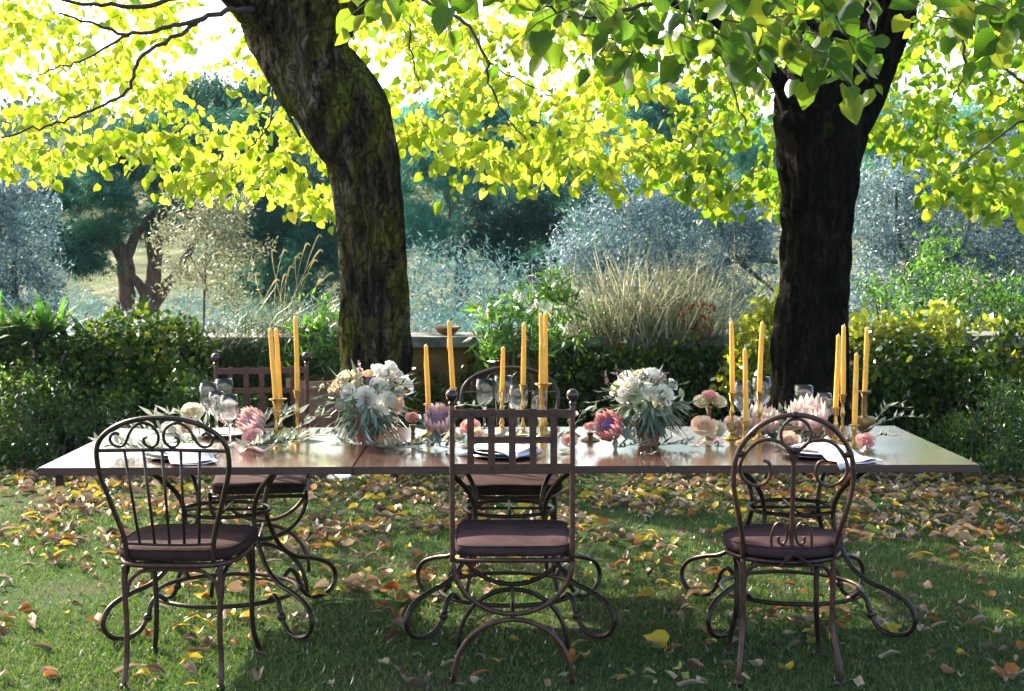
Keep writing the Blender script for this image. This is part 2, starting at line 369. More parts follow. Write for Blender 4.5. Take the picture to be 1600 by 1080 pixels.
# ------------------------------------------------------------------ leaf templates (origin at the stalk, tip along +Y, face +Z)
def T_heart(fold=.10, curl=.10):
    v = [(0,0,0),(0,.35,fold*-.3),(0,.7,-fold*.1-curl*.3),(0,1.0,-curl),
         (-.30,-.10,fold*.6),(-.48,.18,fold),(-.43,.50,fold*.8-curl*.2),(-.20,.80,fold*.2-curl*.6),
         (.30,-.10,fold*.6),(.48,.18,fold),(.43,.50,fold*.8-curl*.2),(.20,.80,fold*.2-curl*.6)]
    f = [(0,1,5,4),(1,2,6,5),(2,3,7,6),(0,8,9,1),(1,9,10,2),(2,10,11,3)]
    v = v[:12]; f[2] = (2,3,7); f.insert(3, (2,7,6)); f[-1] = (2,11,3); f.append((2,10,11)); return v, f
def T_lance(w=.16, fold=.06, curl=.08):
    return [(0,0,0),(0,.5,-fold),(0,1,-curl),(-w,.42,0),(w,.42,0)], [(0,1,3),(1,2,3),(0,4,1),(1,4,2)]
def T_oval(w=.28, fold=.06, curl=.08):
    return [(0,0,0),(0,.5,-fold),(0,1,-curl),(-w,.3,0),(-w*.8,.7,-curl*.4),(w,.3,0),(w*.8,.7,-curl*.4)], [(0,1,4,3),(1,2,4),(0,5,6,1),(1,6,2)]
def T_quad(w=.2):
    return [(0,0,0),(-w,.5,.03),(0,1,0),(w,.5,.03)], [(0,3,2,1)]
def T_tuft(n=5, w=.03):
    v, f = [], []
    for i in range(n):
        a = 2*math.pi*i/n + .3; s = .55
        d = Vector((math.cos(a)*s, .85, math.sin(a)*s)); side = Vector((-math.sin(a), 0, math.cos(a))) * w
        k = len(v); v += [tuple(-side), tuple(side), tuple(d)]; f.append((k, k+1, k+2))
    return v, f
def T_blade(w=.035, bend=.35):
    return [(-w,0,0),(w,0,0),(w*.7,.55,-bend*.25),(-w*.7,.55,-bend*.25),(0,1,-bend)], [(0,1,2,3),(3,2,4)]

def leaf_mesh(name, T, mat, s=1.0):
    me = bpy.data.meshes.new(name); me.from_pydata([(x*s, y*s, z*s) for x, y, z in T[0]], [], T[1]); me.materials.append(mat)
    u = me.uv_layers.new(name='leaf')
    for lp in me.loops: u.data[lp.index].uv = T[0][lp.vertex_index][:2]
    me.polygons.foreach_set('use_smooth', [True] * len(me.polygons)); return me

def norm(a): return a / np.maximum(np.linalg.norm(a, axis=1, keepdims=True), 1e-9)
def frames(tip, nrm):
    d = norm(tip); n = nrm - (nrm * d).sum(1, keepdims=True) * d; n = norm(n); x = np.cross(d, n)
    return np.stack([x, d, n], axis=2)     # columns
def cloud(name, pts, size, tip, nrm, T, mat, parent=None, kind='stuff', wide=None):
    """one mesh of many leaves"""
    pts = np.asarray(pts, float); n = len(pts)
    R = frames(tip, nrm); tv = np.array(T[0], float); k = len(tv)
    size = np.broadcast_to(np.asarray(size, float), (n,))
    V = np.einsum('nij,kj->nki', R, tv) * size[:, None, None] + pts[:, None, :]
    V = V.reshape(-1, 3)
    ls = [len(f) for f in T[1]]; li = np.array([i for f in T[1] for i in f])
    L = (li[None, :] + (np.arange(n) * k)[:, None]).ravel()
    tot = np.tile(ls, n); start = np.concatenate([[0], np.cumsum(tot)[:-1]])
    me = bpy.data.meshes.new(name); me.vertices.add(len(V)); me.vertices.foreach_set('co', V.astype(np.float32).ravel())
    me.loops.add(len(L)); me.loops.foreach_set('vertex_index', L.astype(np.int32))
    me.polygons.add(len(tot)); me.polygons.foreach_set('loop_start', start.astype(np.int32))
    me.update(calc_edges=True); me.materials.append(mat)
    me.polygons.foreach_set('use_smooth', np.ones(len(tot), bool))
    if 'linden' in mat.name:
        u = me.uv_layers.new(name='leaf'); u.data.foreach_set('uv', np.tile(tv[li][:, :2], (n, 1)).astype(np.float32).ravel())
    o = bpy.data.objects.new(name, me); link(o, parent)
    if kind: o['kind'] = kind
    return o
def singles(name, pts, size, tip, nrm, meshes, parent):
    """leaves as objects of their own sharing mesh data (meshes are unit sized)"""
    R = frames(tip, nrm); inv = Matrix()
    for i in range(len(pts)):
        o = bpy.data.objects.new(name, meshes[i % len(meshes)]); s = float(size[i])
        m = Matrix(((*(R[i][0] * s), pts[i][0]), (*(R[i][1] * s), pts[i][1]), (*(R[i][2] * s), pts[i][2]), (0, 0, 0, 1)))
        COL.objects.link(o); o.parent = parent; o.matrix_basis = m
def ndirs(n, r=None):
    r = r or NPR; return norm(r.normal(size=(n, 3)))
def foliage(parent, pts, size, tip, nrm, T, mat, nsingle=0, name='leaf', mass='leaves', Tm=None):
    """the leaves that show largest become parts, the rest one mass; pts are in the parent's own space"""
    pts = np.asarray(pts, float); size = np.broadcast_to(np.asarray(size, float), (len(pts),)).copy()
    if nsingle:
        w = pts + np.array(parent.location)[None]
        px = 800 + w[:, 0] / np.maximum(w[:, 1], .5) * FPX; py = 384 + (1.6 - w[:, 2]) / np.maximum(w[:, 1], .5) * FPX
        ok = (px > 5) & (px < 1595) & (py > 5) & (py < 1075) & (w[:, 1] > 1)
        score = np.where(ok, size / w[:, 1], 0) + NPR.uniform(0, 1e-6, len(pts)); order = np.argsort(-score)
        # nearest layer first: scaled by distance
        a, b = order[:nsingle], order[nsingle:]
        singles(name, pts[a], size[a], tip[a], nrm[a], [leaf_mesh(name, T, mat)], parent)
    else: b = np.arange(len(pts))
    if len(b): return cloud(mass, pts[b], size[b], tip[b], nrm[b], Tm or T, mat, parent)

def local(parent, pts):
    return np.asarray(pts, float) - np.array(parent.location)[None]

# ================================================================== SETTING
def terrain():
    # garden lawn: one sheet
    mb = MB(); xs = np.linspace(-14, 14, 90); ys = np.linspace(-8, 11.45, 70); W = len(xs)
    for y in ys:
        for x in xs:
            z = .012 * noise.noise(Vector((x * .9, y * .9, 0))) + .006 * noise.noise(Vector((x * 4, y * 4, 3)))
            if y > 10.0: z += .03 * (y - 10.0)
            mb.v.append((x, y, z - .008))
    for j in range(len(ys) - 1):
        for i in range(W - 1):
            a = j * W + i; mb.f.append((a, a + 1, a + W + 1, a + W))
    m, t = M('lawn_soil_and_moss'); p = N(t, 'ShaderNodeBsdfPrincipled'); p.inputs['Roughness'].default_value = .95; p.inputs['Specular IOR Level'].default_value = .2
    v = coords(t); f = nz(t, v, 1.3, 6, .65); g = nz(t, v, 45, 6, .7)
    green = ramp(t, g, [(.3, (.012, .030, .006)), (.55, (.030, .065, .010)), (.75, (.060, .10, .018))])
    soil = ramp(t, g, [(.3, (.03, .022, .014)), (.7, (.10, .07, .045))])
    x = N(t, 'ShaderNodeMix', data_type='RGBA'); t.links.new(ramp(t, f, [(.50, (0, 0, 0)), (.66, (1, 1, 1))]), x.inputs['Factor'])
    t.links.new(green, x.inputs[6]); t.links.new(soil, x.inputs[7]); t.links.new(x.outputs[2], p.inputs['Base Color'])
    t.links.new(bump(t, nz(t, v, 60, 6, .7), .9, .02), p.inputs['Normal']); out(t, p.outputs[0])
    o = mb.build('lawn', m); o['kind'] = 'structure'
    # hillside beyond the wall: falls a little, then climbs to the far slope
    mb = MB(); xs = np.linspace(-160, 160, 120); ys = np.concatenate([np.linspace(11.9, 40, 40), np.linspace(42, 400, 50)]); W = len(xs)
    for y in ys:
        for x in xs:
            if y < 30: z = -.35 - .9 * (y - 11.9) / 18
            else:
                q = y - 30; z = -1.25 + 11.5 * (1 - math.exp(-(q / 55) ** 1.6)) + 3.0 * (x * -.006) * min(1, q / 20)
            z += .35 * noise.noise(Vector((x * .12, y * .12, 0))) * min(1, max(0, (y - 14) / 10))
            mb.v.append((x, y, z))
    for j in range(len(ys) - 1):
        for i in range(W - 1):
            a = j * W + i; mb.f.append((a, a + 1, a + W + 1, a + W))
    m, t = M('dry_hillside_grass'); p = N(t, 'ShaderNodeBsdfPrincipled'); p.inputs['Roughness'].default_value = 1; p.inputs['Specular IOR Level'].default_value = .1
    v = coords(t); f = nz(t, v, .6, 10, .72)
    t.links.new(ramp(t, f, [(.35, (.03, .06, .04)), (.5, (.13, .15, .07)), (.66, (.34, .33, .17))]), p.inputs['Base Color'])
    t.links.new(bump(t, nz(t, v, 2.5, 8, .7), 1, .4), p.inputs['Normal']); out(t, p.outputs[0])
    o = mb.build('hillside', m); o['kind'] = 'structure'
terrain()

def lawn_grass():
    n = 330000
    u = NPR.rand(n); Y0, Y1 = 3.7, 10.9
    Y = 1 / (1/Y0 - u * (1/Y0 - 1/Y1)); X = (NPR.rand(n) * 2 - 1) * (Y * .37 + .5)
    patch = np.array([noise.noise(Vector((x * .9, y * 1.3, 5))) for x, y in zip(X[::1], Y[::1])]) if n < 400000 else 0
    keep = NPR.rand(n) < np.clip(1.0 + patch * 1.4 - np.clip((Y - 8.6) * .40, 0, .8), .35, 1); X, Y = X[keep], Y[keep]; n = len(X)
    pts = np.stack([X, Y, np.full(n, -.004)], 1)
    tip = np.stack([NPR.normal(0, .55, n), NPR.normal(0, .55, n), np.ones(n)], 1); nr = ndirs(n)
    nr[:, 2] *= .2
    sz = NPR.uniform(.010, .026, n) * np.where(NPR.rand(n) < .03, 1.7, 1) * (1 + .06 * (Y - 4))
    m = leafmat('mown_grass_blade', [(.018, .042, .010), (.038, .074, .016), (.075, .105, .026), (.17, .155, .075)], .35, [(.05, .14, .015), (.10, .22, .02), (.22, .28, .06)], .4, .3)
    o = cloud('grass', pts, sz, tip, nr, T_blade(.085, .4), m)
    props(o, 'short mown green grass covering the lawn under the table', 'grass', kind='stuff')
lawn_grass()

def garden_wall():
    w = thing('garden_wall', 'low ochre plastered garden wall with a grey stone coping behind the trees', 'wall', (0, 11.62, 0))
    mb = MB(); mb.box(-13, 13, -.14, .2, -.9, .80)
    m = noisy('ochre_stained_plaster', [(.3, (.035, .024, .010)), (.5, (.13, .075, .022)), (.72, (.26, .15, .04))], 2.2, .92, 0, .5, .01, 30, stretch=(1, 1, 2))
    mb.build('plaster', m, w, smooth=False)
    st = noisy('weathered_grey_stone', [(.3, (.06, .06, .05)), (.7, (.22, .21, .19))], 9, .9, 0, .6, .01, 40)
    x = -13.0; k = 0
    slab = None
    while x < 13:
        L = 1.08
        if slab is None:
            s = MB(); s.box(0.004, L - .004, -.30, .30, .803, .885); slab = s.mesh('coping_stone', st, False)
        o = bpy.data.objects.new('coping_stone', slab); link(o, w); o.location = (x, U(-.004, .004), U(-.003, .003)); x += L
garden_wall()

# ------------------------------------------------------------------ the two big lindens
def barkmesh(mb, path, seed, n=72, ridge=.034):
    """path: list of (centre Vector, radius)"""
    cs = cr([p[0] for p in path], 10); m = len(path); rr = []
    for i in range(m - 1):
        for j in range(10): rr.append(path[i][1] + (path[i+1][1] - path[i][1]) * j / 10)
    rr.append(path[-1][1]); base = len(mb.v)
    mb.tube(cs, rr, n, caps=True)
    for i in range(len(cs)):
        c = cs[i]; h = c.z
        for k in range(n):
            idx = base + i * n + k; v = Vector(mb.v[idx]); d = v - c
            a = math.atan2(d.y, d.x); r0 = rr[i]
            q = noise.noise(Vector((math.cos(a) * 5.5, math.sin(a) * 5.5, h * 1.6 + seed))) * ridge * 1.2
            q += noise.noise(Vector((math.cos(a) * 1.6, math.sin(a) * 1.6, h * 1.1 + seed * 2))) * r0 * .22
            q += abs(noise.noise(Vector((math.cos(a) * 11, math.sin(a) * 11, h * 3 + seed)))) * ridge * 1.3
            mb.v[idx] = tuple(v + d.normalized() * q)

def W(px, py, Y): return P(px, py, Y)
def tree_trunks():
    s = FPX / 10.3
    # left: leaning, swelling into a fork
    L = thing('linden_tree', 'mossy leaning linden trunk left of centre with yellow green leaves', 'tree', (-.97, 10.3, 0), group='linden trees over the table')
    off = Vector(L.location)
    def loc(l): return [(W(x, y, yy) - off, w / 2 / FPX * yy) for x, y, w, yy in l]
    mb = MB()
    barkmesh(mb, loc([(590,775,120,10.3),(588,700,106,10.3),(586,600,98,10.3),(585,500,96,10.3),(583,400,103,10.3),(575,320,108,10.3),(563,250,108,10.28),(542,200,124,10.25),(514,152,124,10.22),(480,106,118,10.2),(466,60,134,10.2),(458,15,138,10.2),(440,-60,110,10.3)]), 3)
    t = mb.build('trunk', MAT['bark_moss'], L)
    for x, y, r, yy in ((422,42,.085,10.12),(500,128,.075,10.0),(610,455,.035,10.08),(560,215,.07,10.02)):
        mb = MB(); c = W(x, y, yy) - off; mb.ball(c, r, 26, 18)
        for i, v in enumerate(mb.v): mb.v[i] = tuple(Vector(v) + (Vector(v) - c) * noise.noise(Vector(v) * 12) * .6)
        mb.build('burl', MAT['bark_moss'], L)
    mb = MB(); barkmesh(mb, loc([(498,110,44,10.2),(512,62,48,10.15),(532,10,76,10.1),(545,-60,70,10.0),(560,-220,60,9.8),(600,-500,46,9.4),(660,-900,24,9)]), 9); mb.build('limb', MAT['bark_moss'], L)
    mb = MB(); barkmesh(mb, loc([(450,60,60,10.2),(415,18,72,10.0),(385,-10,60,9.9),(330,-60,50,9.7),(220,-160,40,9.4),(60,-300,26,9.0),(-150,-420,12,8.6)]), 13); mb.build('limb', MAT['bark_moss'], L)
    mb = MB(); barkmesh(mb, loc([(440,-40,80,10.3),(430,-160,66,10.4),(460,-400,46,10.2),(430,-800,20,9.8)]), 17); mb.build('limb', MAT['bark_moss'], L)
    # right: straight, forked
    R = thing('linden_tree', 'straight dark linden trunk with a forked top on the right', 'tree', (2.10, 10.25, 0), group='linden trees over the table')
    off = Vector(R.location)
    def loc(l): return [(W(x, y, yy) - off, w / 2 / FPX * yy) for x, y, w, yy in l]
    mb = MB()
    barkmesh(mb, loc([(1258,785,140,10.25),(1259,700,124,10.25),(1262,600,108,10.25),(1265,500,103,10.25),(1275,400,98,10.25),(1281,310,102,10.25),(1284,240,118,10.25),(1286,190,136,10.25),(1288,150,146,10.25),(1284,100,110,10.3),(1280,60,70,10.35)]), 23)
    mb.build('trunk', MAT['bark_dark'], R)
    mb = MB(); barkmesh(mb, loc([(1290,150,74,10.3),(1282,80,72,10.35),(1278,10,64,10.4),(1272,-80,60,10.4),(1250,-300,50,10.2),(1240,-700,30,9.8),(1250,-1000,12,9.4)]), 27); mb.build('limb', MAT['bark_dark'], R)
    mb = MB(); barkmesh(mb, loc([(1310,215,70,10.2),(1335,160,80,10.15),(1362,90,74,10.1),(1388,20,70,10.0),(1405,-50,62,9.9),(1450,-250,50,9.5),(1540,-550,34,9.0),(1640,-800,14,8.6)]), 31); mb.build('limb', MAT['bark_dark'], R)
    mb = MB(); barkmesh(mb, loc([(1245,180,50,10.15),(1216,125,26,10.0),(1190,95,20,9.8),(1160,68,15,9.5),(1110,30,12,9.0),(1040,0,9,8.2)]), 37, n=24, ridge=.008); mb.build('limb', MAT['bark_dark'], R)
    for x, y, r in ((1234,188,.08),(1242,150,.07),(1300,165,.09)):
        mb = MB(); c = W(x, y, 10.05) - off; mb.ball(c, r, 24, 16)
        for i, v in enumerate(mb.v): mb.v[i] = tuple(Vector(v) + (Vector(v) - c) * noise.noise(Vector(v) * 14) * .5)
        mb.build('burl', MAT['bark_dark'], R)
    return L, R
LT, RT = tree_trunks()

def low_edge(x, kind):
    pts = [(-200,270),(0,262),(60,272),(95,292),(130,245),(180,250),(245,248),(262,292),(330,302),(395,292),(440,318),(480,335),(525,345),(560,300),(612,230),(660,240),(700,258),(740,285),(800,285),(860,275),(900,275),(935,300),(975,285),(1010,268),(1055,280),(1075,335),(1130,322),(1185,332),(1235,330),(1290,270),(1335,200),(1380,232),(1430,245),(1480,325),(1540,320),(1600,330),(1800,330)]
    for (a, b), (c, d) in zip(pts, pts[1:]):
        if a <= x <= c: return b + (d - b) * (x - a) / (c - a)
    return 250
GAPS = [(330,185,75,26,.65),(520,280,40,20,.5),(870,200,40,16,.5),(1015,165,34,48,.9),(360,42,38,30,1),(590,110,34,55,1),(330,120,50,26,.75),(70,165,60,26,.8),(645,192,44,20,.85),(1110,92,34,18,.7),(1020,165,26,42,.9),(1415,140,40,22,.7),(200,215,70,22,.5),
        (450,205,22,40,.5),(395,240,60,26,.45),(180,70,40,22,.35),(270,190,50,16,.5),(1130,285,30,12,.3),(1390,290,36,46,.75),(700,170,20,14,.4),(30,120,30,20,.4)]
def canopy():
    rs = random.Random(5)
    def dens(x, y):
        if y > low_edge(x, 0) - 6: return 0
        d = 1.0
        if y > low_edge(x, 0) - 60: d = .85
        for gx, gy, rx, ry, k in GAPS:
            q = ((x - gx) / rx) ** 2 + ((y - gy) / ry) ** 2
            if q < 1: d *= 1 - k
        if x < 420: d *= .8
        return d * min(1, max(.10, .62 + 1.25 * noise.noise(Vector((x * .0075, y * .024, 4)))))
    sets = {'L': [], 'R': [], 'N': []}
    tw = {'L': MB(), 'R': MB(), 'N': MB()}
    def spray(key, c, n, L, hang, size):
        a = rs.uniform(0, 2 * math.pi); d = Vector((math.cos(a), math.sin(a), rs.uniform(-.45, .1))).normalized()
        p = c - d * L * .5; pts = []
        for i in range(n):
            t = i / (n - 1); q = p + d * L * t + Vector((0, 0, -.12 * L * t * t * 3)); pts.append(q)
            side = d.cross(Vector((0, 0, 1))).normalized() * (1 if i % 2 else -1)
            tip = (side * .55 + d * .35 + Vector((0, 0, -hang)) + Vector((rs.gauss(0, .3), rs.gauss(0, .3), rs.gauss(0, .2))))
            nr = Vector((rs.gauss(0, .6), rs.gauss(-.5, .6), rs.gauss(.6, .5)))
            st = tip.normalized() * .03
            sets[key].append((q + st, size * (rs.uniform(.6, 1.2) if rs.random() < .85 else rs.uniform(.35, .6)), tip, nr))
        tw[key].tube([pts[0], pts[len(pts)//2], pts[-1]], [.0035, .0025, .0012], 3, caps=False)
    # visible lower canopy
    cnt = 0; tries = 0
    while cnt < 1080 and tries < 60000:
        tries += 1
        x = rs.uniform(-160, 1760); y = rs.uniform(-60, 345)
        if rs.random() > dens(x, y): continue
        right = x > 1045 + rs.uniform(-40, 40)
        if right and rs.random() < .2: continue
        Y = rs.uniform(9.4, 14.0)
        if 350 < x < 700 or 1170 < x < 1450: Y = rs.uniform(10.9, 14.5)
        spray('R' if right else 'L', P(x, y - 18, Y), rs.randint(9, 14), rs.uniform(.3, .6), .7, .084); cnt += 1
    # fringe, so that the lower edge is well drawn
    for x in range(-40, 1640, 15):
        yy = low_edge(x, 0)
        for k in range(2):
            if rs.random() < .8:
                Y = rs.uniform(10.9, 13.0) if (350 < x < 700 or 1170 < x < 1450) else rs.uniform(9.4, 12.5); spray('R' if x > 1045 else 'L', P(x + rs.uniform(-15, 15), yy - 14 - rs.uniform(8, 40), Y), 10, .34, .8, .084)
    # branch hanging near the camera at the top right
    def near_edge(x):
        pts = [(560,10),(580,70),(640,60),(680,30),(720,60),(800,40),(850,60),(900,85),(930,115),(960,130),(1000,110),(1030,60),(1060,70),(1120,95),(1180,90),(1240,110),(1300,115),(1342,112),(1350,10),(1432,0),(1450,40),(1490,56),(1560,50),(1700,90)]
        for (a, b), (c, d) in zip(pts, pts[1:]):
            if a <= x <= c: return b + (d - b) * (x - a) / (c - a)
        return 0
    cnt = 0
    while cnt < 120:
        x = rs.uniform(560, 1690); y = rs.uniform(-90, 120)
        if y > near_edge(x) - 18: continue
        if x < 860 and rs.random() < .45: continue
        spray('N', P(x, y - 12, rs.uniform(4.9, 6.2)), rs.randint(5, 8), rs.uniform(.22, .36), .8, .086); cnt += 1
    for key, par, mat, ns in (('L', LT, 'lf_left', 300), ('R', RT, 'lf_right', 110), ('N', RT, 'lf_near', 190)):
        s = sets[key]; off = np.array(par.location)
        pts = np.array([q[0] for q in s]) - off; sz = np.array([q[1] for q in s]); tip = np.array([q[2] for q in s]); nr = np.array([q[3] for q in s])
        Tv = [T_heart(.10, .10), T_heart(.24, .30), T_heart(.02, -.12), T_heart(.34, .05)]
        ix = NPR.randint(0, 4, len(pts)); left = ns
        for q_ in range(4):
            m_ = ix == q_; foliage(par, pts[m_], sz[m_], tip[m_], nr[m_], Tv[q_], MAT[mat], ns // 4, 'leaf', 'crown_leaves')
        o = tw[key].build('twigs', MAT['twig'], par); o['kind'] = 'stuff'; o.location = -Vector(par.location)
    # crown above the frame
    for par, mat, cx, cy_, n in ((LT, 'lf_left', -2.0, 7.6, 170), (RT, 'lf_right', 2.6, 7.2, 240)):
        pts, sz, tip, nr = [], [], [], []
        for i in range(n):
            c = Vector((cx + rs.gauss(0, 1.7), cy_ + rs.gauss(0, 1.5), rs.uniform(3.75, 6.6)))
            if c.z < 1.6 + c.y * .19 + .25 or c.y > 10.6: continue
            for k in range(10):
                pts.append(c + Vector((rs.gauss(0, .22), rs.gauss(0, .22), rs.gauss(0, .12)))); sz.append(rs.uniform(.08, .12))
                tip.append((rs.gauss(0, .6), rs.gauss(0, .6), -.6)); nr.append((rs.gauss(0, .4), rs.gauss(0, .4), 1))
        cloud('upper_crown_leaves', np.array(pts) - np.array(par.location), np.array(sz), np.array(tip), np.array(nr), T_oval(.42), MAT[mat], par)
    # visible thin boughs
    def bough(par, l, r0, r1):
        mb = MB(); pts = cr([P(x, y, yy) - Vector(par.location) for x, y, yy in l], 6); m = len(pts)
        pts = [p + Vector((rs.gauss(0, .006), rs.gauss(0, .006), rs.gauss(0, .006))) for p in pts]
        mb.tube(pts, [r0 + (r1 - r0) * i / (m - 1) for i in range(m)], 7); mb.build('bough', MAT['twig'], par)
    bough(LT, [(410,20,10.0),(370,14,9.6),(318,28,9.3),(262,42,9.1),(200,54,8.9),(150,40,8.8),(90,20,8.7)], .022, .006)
    bough(LT, [(318,28,9.3),(290,47,9.2),(223,86,9.0),(205,130,8.9),(180,155,8.9),(119,181,8.8),(60,200,8.7),(0,215,8.6)], .016, .005)
    bough(LT, [(200,54,8.9),(140,88,8.8),(95,105,8.8),(47,122,8.7)], .010, .003)
    bough(LT, [(300,-10,9.3),(220,10,9.2),(130,6,9.0),(40,-10,8.9)], .02, .008)
    bough(LT, [(470,215,10.0),(430,140,9.7),(425,180,9.6),(405,215,9.5),(385,235,9.5)], .010, .004)
    bough(LT, [(620,-20,9.5),(690,15,9.2),(733,41,9.1),(759,93,9.0),(765,130,9.0),(790,181,9.0),(821,218,9.0)], .014, .004)
    bough(LT, [(759,93,9.0),(800,120,8.9),(850,145,8.8)], .007, .003)
    bough(LT, [(640,40,9.3),(642,80,9.2),(650,120,9.2),(662,150,9.2)], .007, .003)
    bough(RT, [(1105,-5,9.2),(1118,60,9.1),(1136,110,9.0),(1160,180,9.0),(1172,215,9.0)], .010, .003)
    bough(RT, [(1500,20,9.0),(1506,85,8.9),(1510,110,8.9),(1490,150,8.9)], .013, .006)
    bough(RT, [(1640,150,8.8),(1600,185,8.8),(1560,215,8.8),(1512,252,8.8)], .012, .004)
    bough(RT, [(1520,30,9.2),(1555,90,9.1),(1600,130,9.0),(1650,160,9.0)], .012, .006)
    bough(RT, [(1362,-10,9.8),(1360,30,9.7),(1366,80,9.7)], .012, .008)
    bough(RT, [(1150,-40,7.0),(1080,-10,6.3),(1000,10,5.8),(920,30,5.5),(850,10,5.3)], .014, .004)
canopy()

# ------------------------------------------------------------------ background trees
def clumps(c, r, nc, cr_, per, rs, shell=.5, squash=1.0):
    """points in clumps spread through an ellipsoid"""
    d = norm(rs.normal(size=(nc, 3))); rad = rs.uniform(shell, 1, nc) ** .7
    cc = d * rad[:, None] * np.array(r)[None] + np.array(c)[None]
    p = np.repeat(cc, per, 0) + rs.normal(size=(nc * per, 3)) * np.array([cr_, cr_, cr_ * squash])[None]
    return p
def far_tree(name, label, cat, base, blobs, mat, T, size, trunk, seed, bark='twig_grey', group=None, per=50, cr_=.25, squash=1.0, droop=0.0, shell=.45):
    """blobs: (px, py, Y, rx, ry(z), n clumps) in metres; trunk: list of paths (px,py,Y,r)"""
    rs = np.random.RandomState(seed); t = thing(name, label, cat, base, group=group)
    allp = []
    for (x, y, Y, rx, rz, nc) in blobs:
        c = P(x, y, Y); allp.append(clumps(c, (rx, rx * .8, rz), nc, cr_, per, rs, shell, squash))
    p = local(t, np.concatenate(allp))
    fq, th = (1.15, .10) if 'pine' in name or 'cypress' in name else (2.6, .22)
    kp = np.array([noise.noise(Vector(q) * fq + Vector((seed, 0, 0))) + .5 * noise.noise(Vector(q) * fq * 2.3) for q in p]) < th
    p = p[kp | (rs.rand(len(p)) < .06)]; n = len(p)
    tip = ndirs(n, rs); tip[:, 2] -= droop; nr = ndirs(n, rs)
    cloud('crown', p, rs.uniform(.7, 1.3, n) * size, tip, nr, T, MAT[mat], t)
    for path in trunk:
        mb = MB(); pts = cr([P(x, y, Y) - Vector(t.location) for x, y, Y, r in path], 5); rr = []
        for i in range(len(path) - 1):
            for j in range(5): rr.append(path[i][3] + (path[i+1][3] - path[i][3]) * j / 5)
        rr.append(path[-1][3]); mb.tube(pts, rr, 10)
        for i, v in enumerate(mb.v):
            q = Vector(v); mb.v[i] = tuple(q + Vector((noise.noise(q * 4), noise.noise(q * 4 + Vector((5, 0, 0))), 0)) * .05 * rr[0] / .12)
        mb.build('trunk' if path is trunk[0] else 'branch', MAT[bark], t)
    return t
def gz(y): return -.35 - .9 * (y - 11.9) / 18 if y < 30 else -1.25
G1 = 'trees on the slope beyond the wall'
def X(px, Y): return (px - 800) / FPX * Y
far_tree('stone_pine', 'dark umbrella pine with two reddish trunks beyond the wall at left', 'tree', (X(235, 27), 27, gz(27)),
    [(190,300,27,1.75,.95,57),(120,330,26.5,1.0,.7,27),(300,260,27.5,1.3,.8,36),(235,235,28,1.2,.55,40),(130,400,26.2,.6,.35,18),(350,210,28,1.1,.6,40)], 'pine', T_tuft(8, .030), .25,
    [[(190,560,27,.2),(196,470,27,.17),(198,420,27,.16),(185,385,27,.13),(140,372,26.8,.09),(100,380,26.7,.05)],
     [(232,560,27,.2),(234,470,27,.18),(240,420,27,.16),(245,360,27,.12),(262,320,27,.08)],
     [(238,480,27,.12),(262,445,27,.11),(282,415,27,.08),(310,370,27,.05)],[(232,470,27,.1),(214,440,27,.07),(200,425,27,.06)],[(200,400,27,.1),(212,370,27,.08),(240,330,27,.05)]],
    1, 'bark_pine', G1, per=62, cr_=.17, shell=.55, squash=.5)
far_tree('stone_pine', 'blue green pine rising just right of the mossy trunk', 'tree', (X(740, 34), 34, gz(34)),
    [(680,290,34,1.6,1.3,54),(640,240,34,1.2,1.0,30),(760,260,35,1.5,1.0,42),(700,200,35,1.4,.8,36),(810,215,35,1.2,.8,45),(650,380,33,.8,.8,26),(860,250,35,1.0,.7,36)], 'pine_teal', T_tuft(8, .030), .30,
    [[(720,540,34,.2),(722,450,34,.17),(715,380,34,.14),(700,300,34,.1)],[(716,400,34,.1),(760,350,34,.06),(800,310,34,.04)]], 2, 'bark_pine', G1, per=62, cr_=.20, shell=.55, squash=.5)
far_tree('cypress', 'dark conifer with a black trunk between the pines and the big olive', 'tree', (X(787, 30), 30, gz(30)),
    [(790,330,30,1.0,.55,34),(830,370,30,.8,.4,26),(745,400,30,.8,.35,22),(820,420,30,.7,.3,18),(860,320,30,.9,.5,26),(760,345,30,.6,.4,18)], 'cypress', T_tuft(7, .04), .16,
    [[(786,560,30,.16),(787,470,30,.15),(786,400,30,.13),(784,330,30,.09)],[(786,400,30,.07),(840,370,30,.03)],[(786,370,30,.06),(740,340,30,.03)]], 3, 'bark_pine', G1, per=60, cr_=.20, shell=.6, squash=.5)
far_tree('stone_pine', 'dark pine foliage behind the yellow leaves left of the mossy trunk', 'tree', (X(440, 36), 36, gz(36)),
    [(470,430,35,1.7,.6,60),(400,400,36,1.0,.6,30),(440,330,36,1.5,1.1,60),(500,380,36,1.2,.9,46),(400,250,37,1.4,.9,50),(330,170,38,1.4,.7,44),(400,160,38,1.2,.8,40)], 'pine', T_tuft(8, .030), .28,
    [[(450,560,36,.18),(448,450,36,.15),(440,350,36,.1)]], 4, 'bark_pine', G1, per=55, cr_=.28)
far_tree('stone_pine', 'teal pine top seen through the gap in the leaves near the right trunk', 'tree', (X(1040, 38), 38, gz(38)),
    [(1035,165,38,1.0,.8,40),(1050,240,38,1.1,.9,46),(960,300,38,1.3,.9,40),(1090,320,38,1.0,.8,30),(900,330,38,1.3,1.0,50),(860,400,36,1.0,.7,40),(960,420,36,1.2,.7,40),(1150,250,39,1.2,.8,40),(1380,200,39,1.4,.8,40),(1500,220,40,1.4,.8,40)], 'pine_teal', T_tuft(8, .030), .30,
    [[(1040,560,38,.18),(1040,400,38,.15),(1040,260,38,.1)]], 5, 'bark_pine', G1, per=55, cr_=.28)
G2 = 'olive trees beyond the wall'
